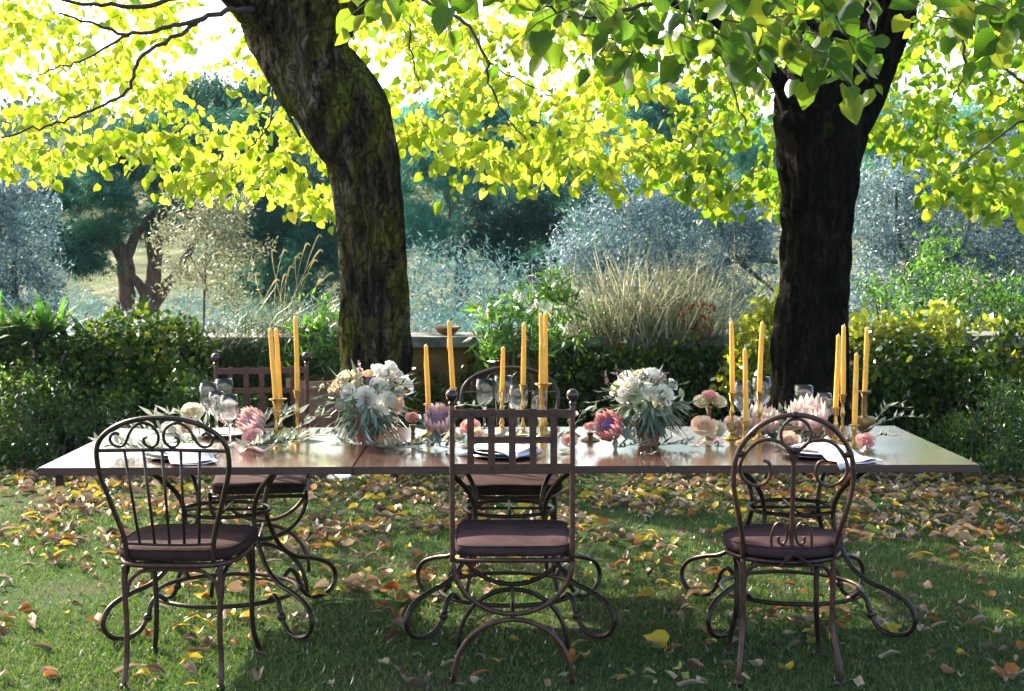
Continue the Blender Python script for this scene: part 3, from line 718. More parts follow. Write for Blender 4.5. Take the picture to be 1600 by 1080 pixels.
far_tree('olive_tree', 'silver blue olive tree at the far left edge beyond the wall', 'tree', (X(25, 17), 17, gz(17)),
    [(20,400,17,.55,.6,90),(45,340,17,.34,.45,40),(0,300,17,.4,.4,34),(50,450,17,.4,.4,50),(-60,380,17,.6,.8,60),(10,480,16.6,.5,.3,40)], 'olive', T_lance(.13), .07,
    [[(22,600,17,.07),(24,500,17,.06),(22,400,17,.03)]], 6, group=G2, per=60, cr_=.09, droop=-.4)
far_tree('olive_tree', 'slender young olive tree with pale sunlit leaves left of the mossy trunk', 'tree', (X(318, 15.5), 15.5, gz(15.5)),
    [(320,360,15.5,.45,.34,52),(355,330,15.5,.28,.2,24),(285,330,15.5,.2,.2,16),(380,390,15.5,.3,.26,30),(300,430,15.5,.34,.28,30),(360,450,15.5,.3,.25,22),(265,370,15.5,.2,.2,12)], 'olive_pale', T_lance(.14), .06,
    [[(318,590,15.5,.018),(319,480,15.5,.014),(322,400,15.5,.010),(326,320,15.5,.005)],[(320,440,15.5,.008),(290,390,15.5,.004)],[(320,420,15.5,.008),(355,360,15.5,.004)]], 7, group=G2, per=34, cr_=.07, droop=-.3, shell=.2)
far_tree('olive_tree', 'broad silver olive tree behind the dry broom between the two trunks', 'tree', (X(990, 19), 19, gz(19)),
    [(960,380,19,.75,.6,110),(1060,370,19,.8,.7,120),(1130,410,19,.8,.7,110),(910,430,18.6,.55,.5,60),(1010,300,19.5,.6,.4,40),(1160,350,19,.5,.5,60),(1000,450,18.5,.8,.4,70),(1110,490,18.5,.8,.3,60)], 'olive', T_lance(.13), .075,
    [[(1060,580,19,.12),(1058,500,19,.1),(1075,440,19,.07),(1150,405,19,.05),(1215,410,19,.03)],[(1060,480,19,.07),(1000,430,19,.05),(940,380,19,.03)],[(1150,405,19,.04),(1180,430,19,.03),(1210,455,19,.015)]], 8, group=G2, per=60, cr_=.10, droop=-.3)
far_tree('olive_tree', 'large silver olive tree filling the view right of the straight trunk', 'tree', (X(1440, 17), 17, gz(17)),
    [(1380,330,17,.6,.6,100),(1450,300,17.5,.8,.6,120),(1540,330,17,.8,.7,130),(1400,430,17,.7,.5,100),(1500,430,17,.8,.5,110),(1610,420,17,.7,.7,90),(1350,480,16.6,.6,.3,60),(1480,240,18,.7,.4,60),(1590,250,18,.7,.5,70),(1560,510,16.6,.7,.25,50)], 'olive', T_lance(.13), .07,
    [[(1420,600,17,.1),(1425,500,17,.08),(1450,440,17,.06),(1500,390,17,.04),(1520,330,17,.02)],[(1420,500,17,.05),(1370,460,17,.04),(1325,430,17,.03)],[(1440,450,17,.05),(1405,370,17,.03),(1400,300,17,.015)]], 9, group=G2, per=60, cr_=.095, droop=-.3)

def scrub():
    rs = np.random.RandomState(21)
    def band(name, label, mat, x0, x1, Y0, Y1, zlo, zhi, nc, per, size, cr_, T):
        Yc = rs.uniform(Y0, Y1, nc); xc = X(rs.uniform(x0, x1, nc), Yc); zc = np.array([gz(y) for y in Yc]) + rs.uniform(zlo, zhi, nc)
        c = np.stack([xc, Yc, zc], 1); p = np.repeat(c, per, 0) + rs.normal(size=(nc * per, 3)) * cr_
        n = len(p); tip = ndirs(n, rs); tip[:, 2] += .5
        o = cloud(name, p, rs.uniform(.6, 1.3, n) * size, tip, ndirs(n, rs), T, MAT[mat]); props(o, label, 'undergrowth', kind='stuff')
    band('lavender_scrub', 'blue grey scrub covering the slope just beyond the wall', 'blue_scrub', -100, 1700, 15.5, 30, 0, 1.15, 2000, 60, .085, .20, T_lance(.1))
    band('grey_shrubs', 'smoky grey blue shrubs just right of the mossy trunk below the teal pine', 'smoke', 630, 850, 22, 33, .2, 2.4, 300, 45, .12, .24, T_lance(.1))
    band('olive_thicket', 'blue green thicket on the slope left of the mossy trunk', 'smoke', 60, 540, 29, 40, .2, 1.7, 300, 40, .12, .24, T_lance(.12))
    band('teal_undergrowth', 'dark teal bushes low on the slope between the trunks', 'pine_teal', 700, 880, 24, 28, .2, 1.1, 120, 50, .13, .2, T_tuft(5, .05))
    band('sunlit_thicket', 'yellowish sunlit thicket low on the slope right of the mossy trunk', 'dry_sunlit_scrub', 630, 790, 22, 27, .1, .9, 90, 40, .10, .2, T_lance(.14))  # sunlight on this thicket is put into the bright straw leaf colour
    band('dry_brush', 'dry straw coloured brush at the foot of the reddish pine trunks', 'dry_sunlit_scrub', 140, 330, 24, 34, .0, .9, 170, 36, .12, .25, T_lance(.12))
    # far wooded slope, reads as one mass
    nc = 900; Yc = rs.uniform(60, 125, nc); xc = rs.uniform(-48, 48, nc) * Yc / 90
    q = Yc - 30; zc = -1.25 + 11.5 * (1 - np.exp(-(q / 55) ** 1.6)) - xc * .018 + rs.uniform(.3, 2.4, nc)
    keep = rs.rand(nc) < np.where((zc < 4), .45, .95); c = np.stack([xc, Yc, zc], 1)[keep]
    p = np.repeat(c, 60, 0) + rs.normal(size=(len(c) * 60, 3)) * np.array([1.0, 1.0, .8]); n = len(p)
    o = cloud('far_woodland', p, rs.uniform(.5, 1.1, n) * .6, ndirs(n, rs), ndirs(n, rs), T_quad(.3), MAT['far_wood']); props(o, 'far dark woodland on the hillside below the sky', 'woodland', kind='stuff')
scrub()

def haze():
    mb = MB(); mb.box(-166, 166, -10, 406, -7.0, 18.0); m, t = M('pale_blue_haze'); v = N(t, 'ShaderNodeVolumePrincipled')
    v.inputs['Color'].default_value = (.50, .76, 1.0, 1); v.inputs['Density'].default_value = HAZE; v.inputs['Anisotropy'].default_value = .3
    o_ = t.nodes.new('ShaderNodeOutputMaterial'); t.links.new(v.outputs[0], o_.inputs['Volume'])
    o = mb.build('haze', m, smooth=False); props(o, 'pale blue haze hanging over the garden and slope', 'haze', kind='stuff')
HAZE = .0002
haze()

# ------------------------------------------------------------------ hedges and planting in front of the wall
def hollow(p, f, th, sd):
    return np.array([noise.noise(Vector(q) * f + Vector((sd, 3, 0))) for q in p]) < th
def shrub(name, label, cat, base, blobs, n, size, T, mat, ns, seed, tipz=.3, group=None, stems=10, spread=.10, nrm_up=.3, stemmat='twig'):
    """blobs: (px0,px1,py0,py1,Y0,Y1,weight)"""
    rs = np.random.RandomState(seed); t = thing(name, label, cat, base, group=group); pts = []
    tw = sum(b[6] for b in blobs)
    per = 12
    for (a, b, c, d, Y0, Y1, w) in blobs:
        k = int(n * w / tw / per)
        for i in range(k):
            Y = rs.uniform(Y0, Y1); q = P(rs.uniform(a, b), rs.uniform(c, d), Y)
            # rounded outline
            cx = (a + b) / 2; fx = (q.x / q.y * FPX + 800 - cx) / max((b - a) / 2, 1)
            top = (1.6 - (c - 384) / FPX * Y); bot = (1.6 - (d - 384) / FPX * Y)
            lim = bot + (top - bot) * (1 - .35 * fx * fx) + .17 * noise.noise(Vector((q.x * 4.5, q.y * 4.5, seed))) + (rs.rand() < .04) * rs.rand() * .16
            if q.z > lim: q.z = bot + rs.rand() * (lim - bot)
            q.z = max(q.z, .03)
            d0 = Vector(rs.normal(size=3)); d0.z = abs(d0.z) * .8; d0.normalize()
            for j in range(per): pts.append(q + d0 * spread * (j / per - .3) * 1.6 + Vector(rs.normal(size=3)) * spread * .35)
    p = local(t, np.array([tuple(q) for q in pts])); p = p[hollow(p, 4.2, .20, seed)]; m = len(p)
    tip = ndirs(m, rs); tip[:, 2] += tipz; nr = ndirs(m, rs); nr[:, 2] += nrm_up; nr[:, 1] -= .3
    foliage(t, p, rs.uniform(.5, 1.35, m) * size, tip, nr, T, MAT[mat], ns, 'leaf', 'leaves')
    mb = MB(); L = np.array([tuple(q) for q in pts])[rs.choice(m, stems)]
    for q in L:
        b = Vector((q[0] * .8 + base[0] * .2 + rs.normal() * .05, base[1] + rs.normal() * .06, base[2])) ; q = Vector(q)
        mid = (b + q) / 2 + Vector((rs.normal() * .05, 0, .05)); mb.tube(cr([b - Vector(t.location), mid - Vector(t.location), q - Vector(t.location)], 4), .006, 5)
    o = mb.build('stems', MAT[stemmat], t); o['kind'] = 'stuff'
    return t
H = 'shrubs along the garden wall'
shrub('hedge', 'leafy dark green hedge with small round leaves at left, against the wall', 'hedge', (X(215, 10.9), 10.9, 0.03), [(100,330,488,660,10.7,11.3,3.4),(60,325,560,720,10.5,11.2,2),(-80,110,500,600,10.8,11.3,1.2)], 18000, .05, T_oval(.33), 'hedge', 200, 31, group=H, stems=30)
shrub('bush', 'fresh green mint-like bush in front of the hedge at far left', 'bush', (X(60, 10.4), 10.4, 0.02), [(-60,120,575,722,10.3,10.8,2),(60,300,610,716,10.3,10.8,2),(-80,40,640,735,10.1,10.6,1)], 13000, .042, T_lance(.2), 'mint', 200, 32, tipz=.7, group=H, stems=24)
shrub('bush', 'tufted green bush below the lattice chair at left of the mossy trunk', 'bush', (X(290, 10.4), 10.4, 0.02), [(250,330,590,712,10.3,10.8,2),(320,420,620,700,10.4,10.9,1.4)], 5000, .045, T_lance(.22), 'mint', 60, 33, tipz=.8, group=H, stems=12)
shrub('hedge', 'dark hedge with drooping leaves and sunlit yellow tops right of the straight trunk', 'hedge', (X(1430, 10.7), 10.7, 0.03), [(1320,1560,530,740,10.5,11.2,4),(1500,1680,505,760,10.2,11.0,3.6),(1310,1420,560,720,10.4,11,1)], 15000, .062, T_oval(.26), 'hedge', 200, 34, tipz=-.7, group=H, stems=30)
shrub('climbing_shrub', 'yellow green shoots catching the sun along the wall top behind the right candles', 'shrub', (X(1440, 11.1), 11.1, 0.03), [(1320,1400,498,545,10.9,11.4,2),(1380,1480,500,540,10.9,11.4,2),(1462,1500,478,530,11,11.3,1),(1500,1640,500,545,11,11.3,.8)], 1500, .066, T_oval(.3), 'yellow_leaf', 150, 35, group=H, stems=22, stemmat='stem')
shrub('bush', 'feathery green bush in the bottom right corner by the hedge', 'bush', (X(1560, 9.7), 9.7, 0.0), [(1500,1640,600,770,9.6,10.2,3),(1440,1540,660,740,10,10.5,1)], 9000, .045, T_lance(.14), 'mint', 120, 36, tipz=.6, group=H, stems=16)
shrub('climbing_shrub', 'sunlit yellow green creeper against the left side of the straight trunk', 'shrub', (X(1200, 10.9), 10.9, 0.03), [(1185,1212,465,520,10.7,11,1),(1150,1225,500,560,10.6,11.2,3),(1130,1220,550,640,10.6,11.2,3)], 2600, .056, T_oval(.33), 'yellow_leaf', 80, 37, group=H, stems=12, stemmat='stem')
shrub('ivy', 'dark ivy and moss hanging over the wall behind the white bouquet', 'ivy', (X(960, 11.2), 11.2, 0.03), [(850,1150,535,700,11.0,11.4,4),(620,870,575,700,11.1,11.4,1.2)], 9000, .045, T_oval(.35), 'hedge', 60, 38, tipz=-.6, group=H, stems=20)
shrub('oleander', 'bright green oleander with long narrow leaves on the wall behind the candles', 'shrub', (X(815, 11.25), 11.25, .05), [(745,800,472,545,11.0,11.3,2),(790,915,455,545,10.95,11.3,3.4),(845,885,432,480,11.0,11.3,.8),(755,885,520,575,10.95,11.3,1.0)], 1500, .12, T_lance(.1, .03, .12), 'oleander', 150, 39, tipz=.5, group=H, stems=16, spread=.08, stemmat='stem')
shrub('young_shrub', 'bushy green shrub with narrow leaves left of the mossy trunk', 'shrub', (X(490, 11.2), 11.2, .05), [(460,537,475,560,11,11.4,3),(440,535,540,600,10.9,11.3,1.5)], 2400, .085, T_lance(.1, .03, .15), 'oleander', 100, 40, tipz=.4, group=H, stems=12, stemmat='stem')

shrub('young_acacia', 'feathery green young tree behind the wall in front of the large right olive', 'tree', (X(1500, 12.8), 12.8, -.3), [(1470,1610,430,520,12.3,13.2,3),(1400,1500,400,500,12.6,13.4,1.6),(1440,1500,360,420,12.6,13.2,.7),(1540,1620,470,520,12.2,12.8,1)], 5200, .06, T_lance(.16), 'acacia', 100, 41, tipz=-.2, stems=16, spread=.16)
shrub('young_shrub', 'small green saplings rising above the wall right of the straight trunk', 'shrub', (X(1360, 12.4), 12.4, -.3), [(1330,1400,440,520,12.2,12.8,2)], 900, .06, T_lance(.16), 'acacia', 60, 42, tipz=.4, stems=8, spread=.14)
def strappy():
    for k, (px, py, n, lab) in enumerate([(58,512,95,'glossy strap leaved plant on the wall top at far left'),(130,520,26,'smaller strap leaved plant beside the hedge on the wall top'),(-10,520,40,'strap leaved plant cut by the left edge of the view')]):
        b = P(px, py + 16, 11.0); t = thing('agapanthus', lab, 'plant', b, group='strap leaved plants on the wall')
        me = leaf_mesh('strap_leaf', T_blade(.07, .35), MAT['strap'])
        rs = np.random.RandomState(50 + k); r = 1 if n > 30 else .7
        tip = np.stack([rs.normal(0, .9, n), rs.normal(0, .6, n), rs.uniform(.4, 1.3, n)], 1); nr = np.stack([-tip[:, 0] * .5, -tip[:, 1] * .5, np.full(n, 1.0)], 1)
        pts = np.stack([rs.normal(0, .12, n), rs.normal(0, .06, n), rs.uniform(-.03, .05, n)], 1)
        singles('strap_leaf', pts, rs.uniform(.26, .46, n) * r, tip, nr, [me], t)
        mb = MB(); mb.tube([(0, 0, -b.z + .02), (.01, 0, -b.z / 2), (0, 0, .02)], [.03, .028, .03], 8); mb.build('stalk', MAT['twig'], t)
strappy()

def grasses():
    rs = np.random.RandomState(61)
    # pampas-like grass left of the left trunk
    t = thing('ornamental_grass', 'tall dry grass with curved feathery heads left of the mossy trunk', 'grass clump', (X(450, 11.9), 11.9, .3))
    heads = [(478,385),(492,372),(468,400),(455,420),(440,432),(428,440),(420,395),(500,395),(488,410),(510,430),(518,452),(476,430),(462,405),(445,395),(405,430),(525,470),(495,440)]
    for hx, hy in heads:
        tip = P(hx + rs.normal() * 3, hy, 11.9) - Vector(t.location); b = P(448 + rs.normal() * 22, 548, 11.9) - Vector(t.location)
        mid = b * .4 + tip * .6 + Vector((-.03, rs.normal() * .04, .03)); end = tip + Vector((.045, 0, .005))
        mb = MB(); pts = cr([b, mid, tip, end], 6); m = len(pts)
        mb.tube(pts, [.0020 if i < m * .5 else .0022 + .0058 * math.sin(math.pi * min(1, (i - m * .5) / (m * .48))) for i in range(m)], 5); mb.build('seed_head', MAT['seed'], t)
    n = 420; c = P(440, 555, 11.9) - Vector(t.location)
    pts = np.stack([rs.normal(c.x, .25, n), rs.normal(0, .1, n), np.full(n, c.z)], 1)
    tip = np.stack([rs.normal(0, .5, n), rs.normal(0, .3, n), np.ones(n)], 1)
    cloud('blades', pts, rs.uniform(.25, .7, n), tip, np.stack([-tip[:, 0], -tip[:, 1], rs.normal(0, .3, n)], 1) + ndirs(n, rs) * .3, T_blade(.007, .5), MAT['grass_green'], t)
    # broom: bristling pale stems above dark base
    t = thing('broom_bush', 'bristling broom bush with dry pale stems above the bouquet', 'bush', (X(1010, 11.5), 11.5, .25))
    n = 1700; c = P(1010, 545, 11.5) - Vector(t.location)
    a = rs.normal(0, .30, n); pts = np.stack([rs.normal(c.x, .34, n), rs.normal(0, .12, n), np.full(n, c.z) + rs.uniform(-.2, .1, n)], 1)
    tip = np.stack([a * .8 + (pts[:, 0] - c.x) * .9, rs.normal(0, .3, n), np.ones(n)], 1)
    k = n // 2
    cloud('green_stems', pts[:k], rs.uniform(.3, .62, k), tip[:k] + ndirs(k, rs) * .35, ndirs(k, rs) * .5 + tip[:k], T_blade(.008, .25), MAT['grass_green'], t)
    cloud('dry_stems', pts[k:], rs.uniform(.45, 1.0, n - k), tip[k:] + ndirs(n - k, rs) * .5, ndirs(n - k, rs) * .5 + tip[k:], T_blade(.0065, .22), MAT['grass_dry'], t)
    p = np.concatenate([clumps(tuple(P(x, y, 11.2) - Vector(t.location)), (.09, .08, .08), 8, .02, 5, rs) for x, y in ((1105,475),(1080,490),(1098,505),(960,532),(1090,520))]); m = len(p)
    cloud('rust_leaves', p, rs.uniform(.025, .045, m), ndirs(m, rs), ndirs(m, rs), T_oval(), MAT['rust_leaf'], t)
    p = clumps(tuple(P(1000, 570, 11.35) - Vector(t.location)), (.6, .15, .16), 90, .05, 26, rs, .1); m = len(p)
    cloud('base_twigs', p, rs.uniform(.05, .1, m), ndirs(m, rs), ndirs(m, rs), T_blade(.04, .1), MAT['rust_leaf'] if False else MAT['grass_green'], t)
    n = 4200; pts = np.stack([rs.normal(c.x, .38, n), rs.normal(0, .14, n), c.z + rs.uniform(.05, .62, n)], 1)
    cloud('small_leaves', pts, rs.uniform(.02, .045, n), ndirs(n, rs) + np.array([0, 0, .6]), ndirs(n, rs), T_lance(.14), MAT['olive_pale'], t)
    # wispy trailing stems over the wall
    t = thing('trailing_plant', 'wispy green trailing grass spilling over the wall behind the lattice chair', 'plant', (X(400, 11.3), 11.3, .3))
    n = 2200; pts = np.stack([rs.uniform(X(325, 11.3), X(535, 11.3), n) - t.location.x, rs.normal(0, .06, n), rs.uniform(.15, .72, n)], 1)
    tip = np.stack([rs.normal(0, .8, n), rs.normal(-.3, .3, n), rs.normal(0, .5, n)], 1)
    cloud('blades', pts, rs.uniform(.15, .35, n), tip, np.stack([rs.normal(0, .3, n), rs.normal(0, .3, n), np.ones(n)], 1), T_blade(.012, .35), MAT['grass_green'], t)
grasses()

def pots():
    # big terracotta pot between wall and trunk
    t = thing('plant_pot', 'large brown terracotta pot left of the mossy trunk, by the wall', 'pot', (X(505, 11.0), 11.0, .03))
    mb = MB(); mb.lathe([(.15, 0), (.17, .02), (.24, .3), (.27, .5), (.29, .5), (.29, .56), (.25, .56), (.24, .5), (.02, .48)], n=28); autosmooth(mb.build('pot_body', MAT['terracotta'], t))
    c = P(699, 521, 11.6); t = thing('plant_saucer', 'small terracotta bowl standing alone on the wall coping', 'bowl', (c.x, 11.6, .888))
    mb = MB(); mb.lathe([(.05, 0), (.07, .01), (.095, .045), (.11, .05), (.11, .062), (.09, .062), (.06, .02), (.005, .018)], n=24); autosmooth(mb.build('bowl_body', MAT['terracotta'], t))
    c = PZ(530, 748, 0); t = thing('ground_light', 'pale round disc lying among fallen leaves under the table', 'ground light', (c.x, c.y, 0))
    mb = MB(); mb.lathe([(.085, 0), (.088, .012), (.08, .022), (.004, .025)], n=24); autosmooth(mb.build('disc_body', MAT['paper'], t))  # unlit disc standing for a spotlight fixture in the ground
pots()

# ------------------------------------------------------------------ fallen leaves
def fallen():
    rs = random.Random(77)
    def T_dead(seed):
        r = random.Random(seed); v, f = T_heart(.18, r.uniform(-.2, .3)); o = []
        k = r.uniform(.1, .5); a = r.uniform(-1, 1)
        for x, y, z in v:
            o.append((x * (1 - .25 * abs(a)) + r.gauss(0, .03), y + r.gauss(0, .03), z + k * (x * x * 2.0 + (y - .4) ** 2 * .6) + a * .25 * x * y + r.gauss(0, .03)))
        return o, f
    def T_crumple(seed):
        r = random.Random(seed); v, f = T_heart(.3, .1); o = []
        for x, y, z in v:
            b = x * 3.4; o.append((math.sin(b) * .24 + r.gauss(0, .03), y + r.gauss(0, .03), .2 * (1 - math.cos(b)) + .12 * math.sin(y * 4) + abs(r.gauss(0, .04))))
        return o, f
    keys = ['tan', 'brown', 'orange', 'yellow', 'pink', 'green']; wts = [36, 18, 14, 17, 9, 6]
    def T_roll(seed):
        r = random.Random(seed); v, f = T_heart(.0, .0); o = []
        for x, y, z in v:
            b = x * 5.5 + r.gauss(0, .15); o.append((math.sin(b) * .13 * (1 - .4 * y) + r.gauss(0, .015), y * 1.15, .13 * (1 - math.cos(b)) * (1 - .4 * y) + .10 * math.sin(y * 3 + seed)))
        return o, f
    Ts = [T_dead(1), T_dead(2), T_crumple(3), T_crumple(4), T_roll(5), T_roll(6)]
    meshes = {k: [leaf_mesh('fallen_leaf', T, FALL[k][1]) for T in Ts] for k in keys}
    pos = []
    while len(pos) < 4600:
        py = 742 + 338 * rs.random() ** 1.0; px = rs.uniform(-40, 1640)
        band = 1.3 if py < 790 else (.55 if py < 850 else (.22 if py < 930 else (.10 if py < 990 else .07)))
        w = (py - 340) ** -1.6 * 18000 * band          # more leaves per pixel row far away
        gp = PZ(px, py, 0); w *= max(.12, .75 + 1.5 * noise.noise(Vector((gp.x * 1.4, gp.y * 1.4, 2))) + .8 * noise.noise(Vector((gp.x * 4, gp.y * 4, 7))))
        if rs.random() > w: continue
        p = PZ(px, py, 0); pos.append((p.x, p.y))
    for i in range(500):                                  # drift along the hedge
        px = rs.uniform(-60, 1660); Y = rs.uniform(9.6, 10.9); pos.append((X(px, Y), Y))
    items = []
    for x, y in pos:
        k = rs.choices(keys, wts)[0]; s = rs.uniform(.03, .075) if rs.random() < .85 else rs.uniform(.075, .10)
        flat = rs.random()
        nr = (rs.gauss(0, .16), rs.gauss(0, .16), 1) if flat < .85 else (rs.gauss(0, .6), rs.gauss(0, .6), .6)
        a = rs.uniform(0, 2 * math.pi); items.append([k, (x, y, rs.uniform(.006, .016) + (.0 if y < 10 else .03 * (y - 10))), s, (math.cos(a), math.sin(a), rs.uniform(-.1, .25)), nr])
    items.sort(key=lambda q: -q[2] / q[1][1])
    inview = [q for q in items if abs(q[1][0]) < .355 * q[1][1] and q[1][1] > 4.9]
    word = {'tan': 'pale tan', 'brown': 'dark brown', 'orange': 'orange brown', 'yellow': 'bright yellow', 'pink': 'pinkish beige', 'green': 'yellow green'}
    form = ['flat', 'flat', 'crumpled', 'crumpled', 'rolled up', 'rolled up']
    marks = [(-1.21, 5.1, 'in front of the scroll backed chair'), (0, 5.1, 'in front of the lattice chair'), (1.0, 5.1, 'in front of the round seated chair'), (-1.9, 5.6, 'at the left edge of the lawn'), (2.0, 5.6, 'at the right edge of the lawn'),
             (-.62, 5.5, 'between the scroll backed and lattice chairs'), (.52, 5.5, 'between the lattice and round seated chairs'), (-1.22, 6.1, 'under the left table'), (0, 6.1, 'under the middle table'), (1.2, 6.1, 'under the right table'),
             (-2.2, 6.9, 'beyond the left end of the tables'), (2.2, 6.9, 'beyond the right end of the tables'), (-1.2, 7.2, 'behind the far lattice chair'), (0, 7.4, 'behind the far scroll backed chair'), (1.2, 7.4, 'behind the right table'), (1.6, 5.3, 'right of the round seated chair'), (-1.7, 5.2, 'left of the scroll backed chair')]
    top = inview[:300]; ids = set(id(q) for q in top)
    for i, (k, p, s, tip, nr) in enumerate(top):
        f_ = rs.choices(range(6), [2, 2, 3, 3, 3, 3])[0]; o = bpy.data.objects.new('fallen_leaf', meshes[k][f_]); R = frames(np.array([tip]), np.array([nr]))[0] * s
        o.matrix_world = Matrix(((*R[0], p[0]), (*R[1], p[1]), (*R[2], p[2] + s * .05), (0, 0, 0, 1))); COL.objects.link(o)
        near = min(marks, key=lambda q: (q[0] - p[0]) ** 2 + (q[1] - p[1]) ** 2)[2]
        props(o, ('large ' if s > .085 else 'small ' if s < .07 else '') + f'{word[k]} {form[f_]} dead leaf {near}', 'fallen leaf', 'fallen leaves scattered on the lawn')
    par = bpy.data.objects.new('leaf_litter', None); link(par); props(par, 'mixed brown and yellow leaf litter spread under and behind the table', 'leaf litter', kind='stuff')
    for k in keys:
        for ti in range(6):
            q = [it for j, it in enumerate(items) if id(it) not in ids and it[0] == k and j % 6 == ti]
            if q: cloud('litter_leaves', np.array([a[1] for a in q]) + np.array([0, 0, .006]), np.array([a[2] for a in q]), np.array([a[3] for a in q], float), np.array([a[4] for a in q], float), Ts[ti], FALL[k][1], par)
fallen()

# ================================================================== TABLES
TROT = math.radians(.55); TS = 1.2155
def tpos(u, v):
    """table coordinates: u to the right, v away, from the centre of the row"""
    c, s = math.cos(TROT), math.sin(TROT); return Vector((-.013 + u * c - v * s, 6.12 + u * s + v * c, 0))
def make_table(label):
    t = thing('dining_table', label, 'table', (0, 0, 0), group='square iron tables pushed into one row')
    h = TS / 2 - .0015
    bm = bmesh.new(); bmesh.ops.create_cube(bm, size=1); bmesh.ops.scale(bm, vec=(2*h, 2*h, .03), verts=bm.verts); bmesh.ops.translate(bm, vec=(0, 0, TT - .015), verts=bm.verts)
    bmesh.ops.bevel(bm, geom=bm.edges[:], offset=.004, segments=2, affect='EDGES')
    me = bpy.data.meshes.new('tabletop'); bm.to_mesh(me); bm.free(); me.materials.append(MAT['wood']); me.materials.append(MAT['wood_edge'])
    for pl in me.polygons: pl.material_index = 0 if pl.normal.z > .6 else 1
    o = bpy.data.objects.new('tabletop', me); link(o, t)
    prof = [(.43, .712), (.345, .665), (.245, .58), (.205, .49), (.222, .39), (.285, .275), (.37, .215), (.47, .19), (.555, .155), (.592, .095), (.565, .035), (.495, .011), (.43, .028), (.388, .078), (.372, .128), (.338, .158), (.300, .134)]
    for k in range(4):
        a = math.pi / 4 + k * math.pi / 2; ca, sa = math.cos(a), math.sin(a)
        mb = MB(); mb.tube([Vector((r * ca, r * sa, z)) for (r, _, z) in [tuple(q) for q in cr(prof, 6)]], .0105, 10)
        l = mb.build('leg', MAT['iron'], t)
        kb = MB(); kb.ball((.388 * ca, .388 * sa, .078), .019, 12, 8); kb.build('knob', MAT['iron'], l)
    def ring(r, z, rad, name, n=48):
        mb = MB(); mb.tube([(r * math.cos(2*math.pi*i/n), r * math.sin(2*math.pi*i/n), z) for i in range(n)], rad, 8, closed=True); mb.build(name, MAT['iron'], t)
    ring(.300, .126, .0095, 'lower_ring'); ring(.188, .475, .0085, 'waist_ring', 36)
    mb = MB(); mb.tube([(r, 0, z) for r, z in ()] or [(-.42, -.42, .716), (.42, .42, .716)], .009, 6); mb.tube([(-.42, .42, .7155), (.42, -.42, .7155)], .009, 6); mb.build('cross_bar', MAT['iron'], t)
    mb = MB(); mb.tube([(-.188, 0, .475), (.188, 0, .475)], .006, 6); mb.tube([(0, -.188, .4755), (0, .188, .4755)], .006, 6); mb.build('spreader', MAT['iron'], t)
    for sx in ():
        mb = MB(); mb.box(sx * .52 - .012, sx * .52 + .012, -h + .05, -h + .075, .665, .7195); mb.build('bracket', MAT['iron'], t, smooth=False)
    return t
t0 = make_table('left table of the row, under the leftmost place setting')
t0.location = tpos(-TS, 0); t0.rotation_euler.z = TROT
t1 = clone(t0, tpos(0, 0), TROT, 'middle table of the row, between the two white bouquets')
t2 = clone(t0, tpos(TS, 0), TROT, 'right table of the row, with the big blush flower')

for tt, sx in ((t0, -1), (t2, 1)):
    h = TS / 2; mb = MB(); mb.box(sx * .54 - .012, sx * .54 + .012, -h + .05, -h + .075, .672, .7195); mb.build('bracket', MAT['iron'], tt, smooth=False)

# ================================================================== CHAIRS  (local: back of chair at y=0, sitter faces +y)
def ring_pts(cx, cy, rx, ry, z, n=40, p=2.0):
    o = []
    for i in range(n):
        a = 2 * math.pi * i / n; c, s = math.cos(a), math.sin(a)
        o.append(Vector((cx + rx * math.copysign(abs(c) ** (2/p), c), cy + ry * math.copysign(abs(s) ** (2/p), s), z)))
    return o
def cushion(parent, cx, cy, rx, ry, z0, z1, p, mat, seed=0, name='cushion', taper=0.0):
    """stuffed pad: superellipse outline, rounded edges, crowned top with a piping line"""
    mb = MB(); n = 48; h = z1 - z0
    prof = [(.05, 0), (.6, 0), (.93, .0), (.985, .14), (1.0, .35), (1.0, .62), (.985, .80), (.95, .93), (.88, 1.0), (.7, 1.05), (.45, 1.09), (.2, 1.11), (.02, 1.12)]
    vs = []
    for q, zz in prof:
        for i in range(n):
            a = 2 * math.pi * i / n; c, s = math.cos(a), math.sin(a)
            x = rx * q * math.copysign(abs(c) ** (2/p), c); y = ry * q * math.copysign(abs(s) ** (2/p), s)
            x *= 1 + taper * (y / ry)
            w = noise.noise(Vector((x * 7, y * 7, seed))) * .006 + noise.noise(Vector((x * 22, y * 22, seed + 5))) * .0018
            vs.append((cx + x, cy + y, z0 + h * zz + (w if zz > .3 else 0)))
    fs = []
    for j in range(len(prof) - 1):
        for i in range(n):
            l = (i + 1) % n; fs.append((j*n+i, j*n+l, (j+1)*n+l, (j+1)*n+i))
    fs.append(tuple(reversed(range(n)))); fs.append(tuple((len(prof)-1)*n+i for i in range(n)))
    mb.add(vs, fs); o = mb.build(name, mat, parent)
    pp = MB(); pts = []
    for i in range(n):
        a = 2 * math.pi * i / n; c, s = math.cos(a), math.sin(a); x = rx * .985 * math.copysign(abs(c) ** (2/p), c); y = ry * .985 * math.copysign(abs(s) ** (2/p), s)
        pts.append((cx + x * (1 + taper * y / ry), cy + y, z0 + h * .86))
    pp.tube(pts, .0035, 6, closed=True); pp.build('piping', mat, o); return o

def rod(parent, name, pts, r, mat='iron', smooth=True, n=8, closed=False):
    mb = MB(); mb.tube(cr(pts, 6, closed) if smooth else pts, r, n, closed=closed); return mb.build(name, MAT[mat], parent)

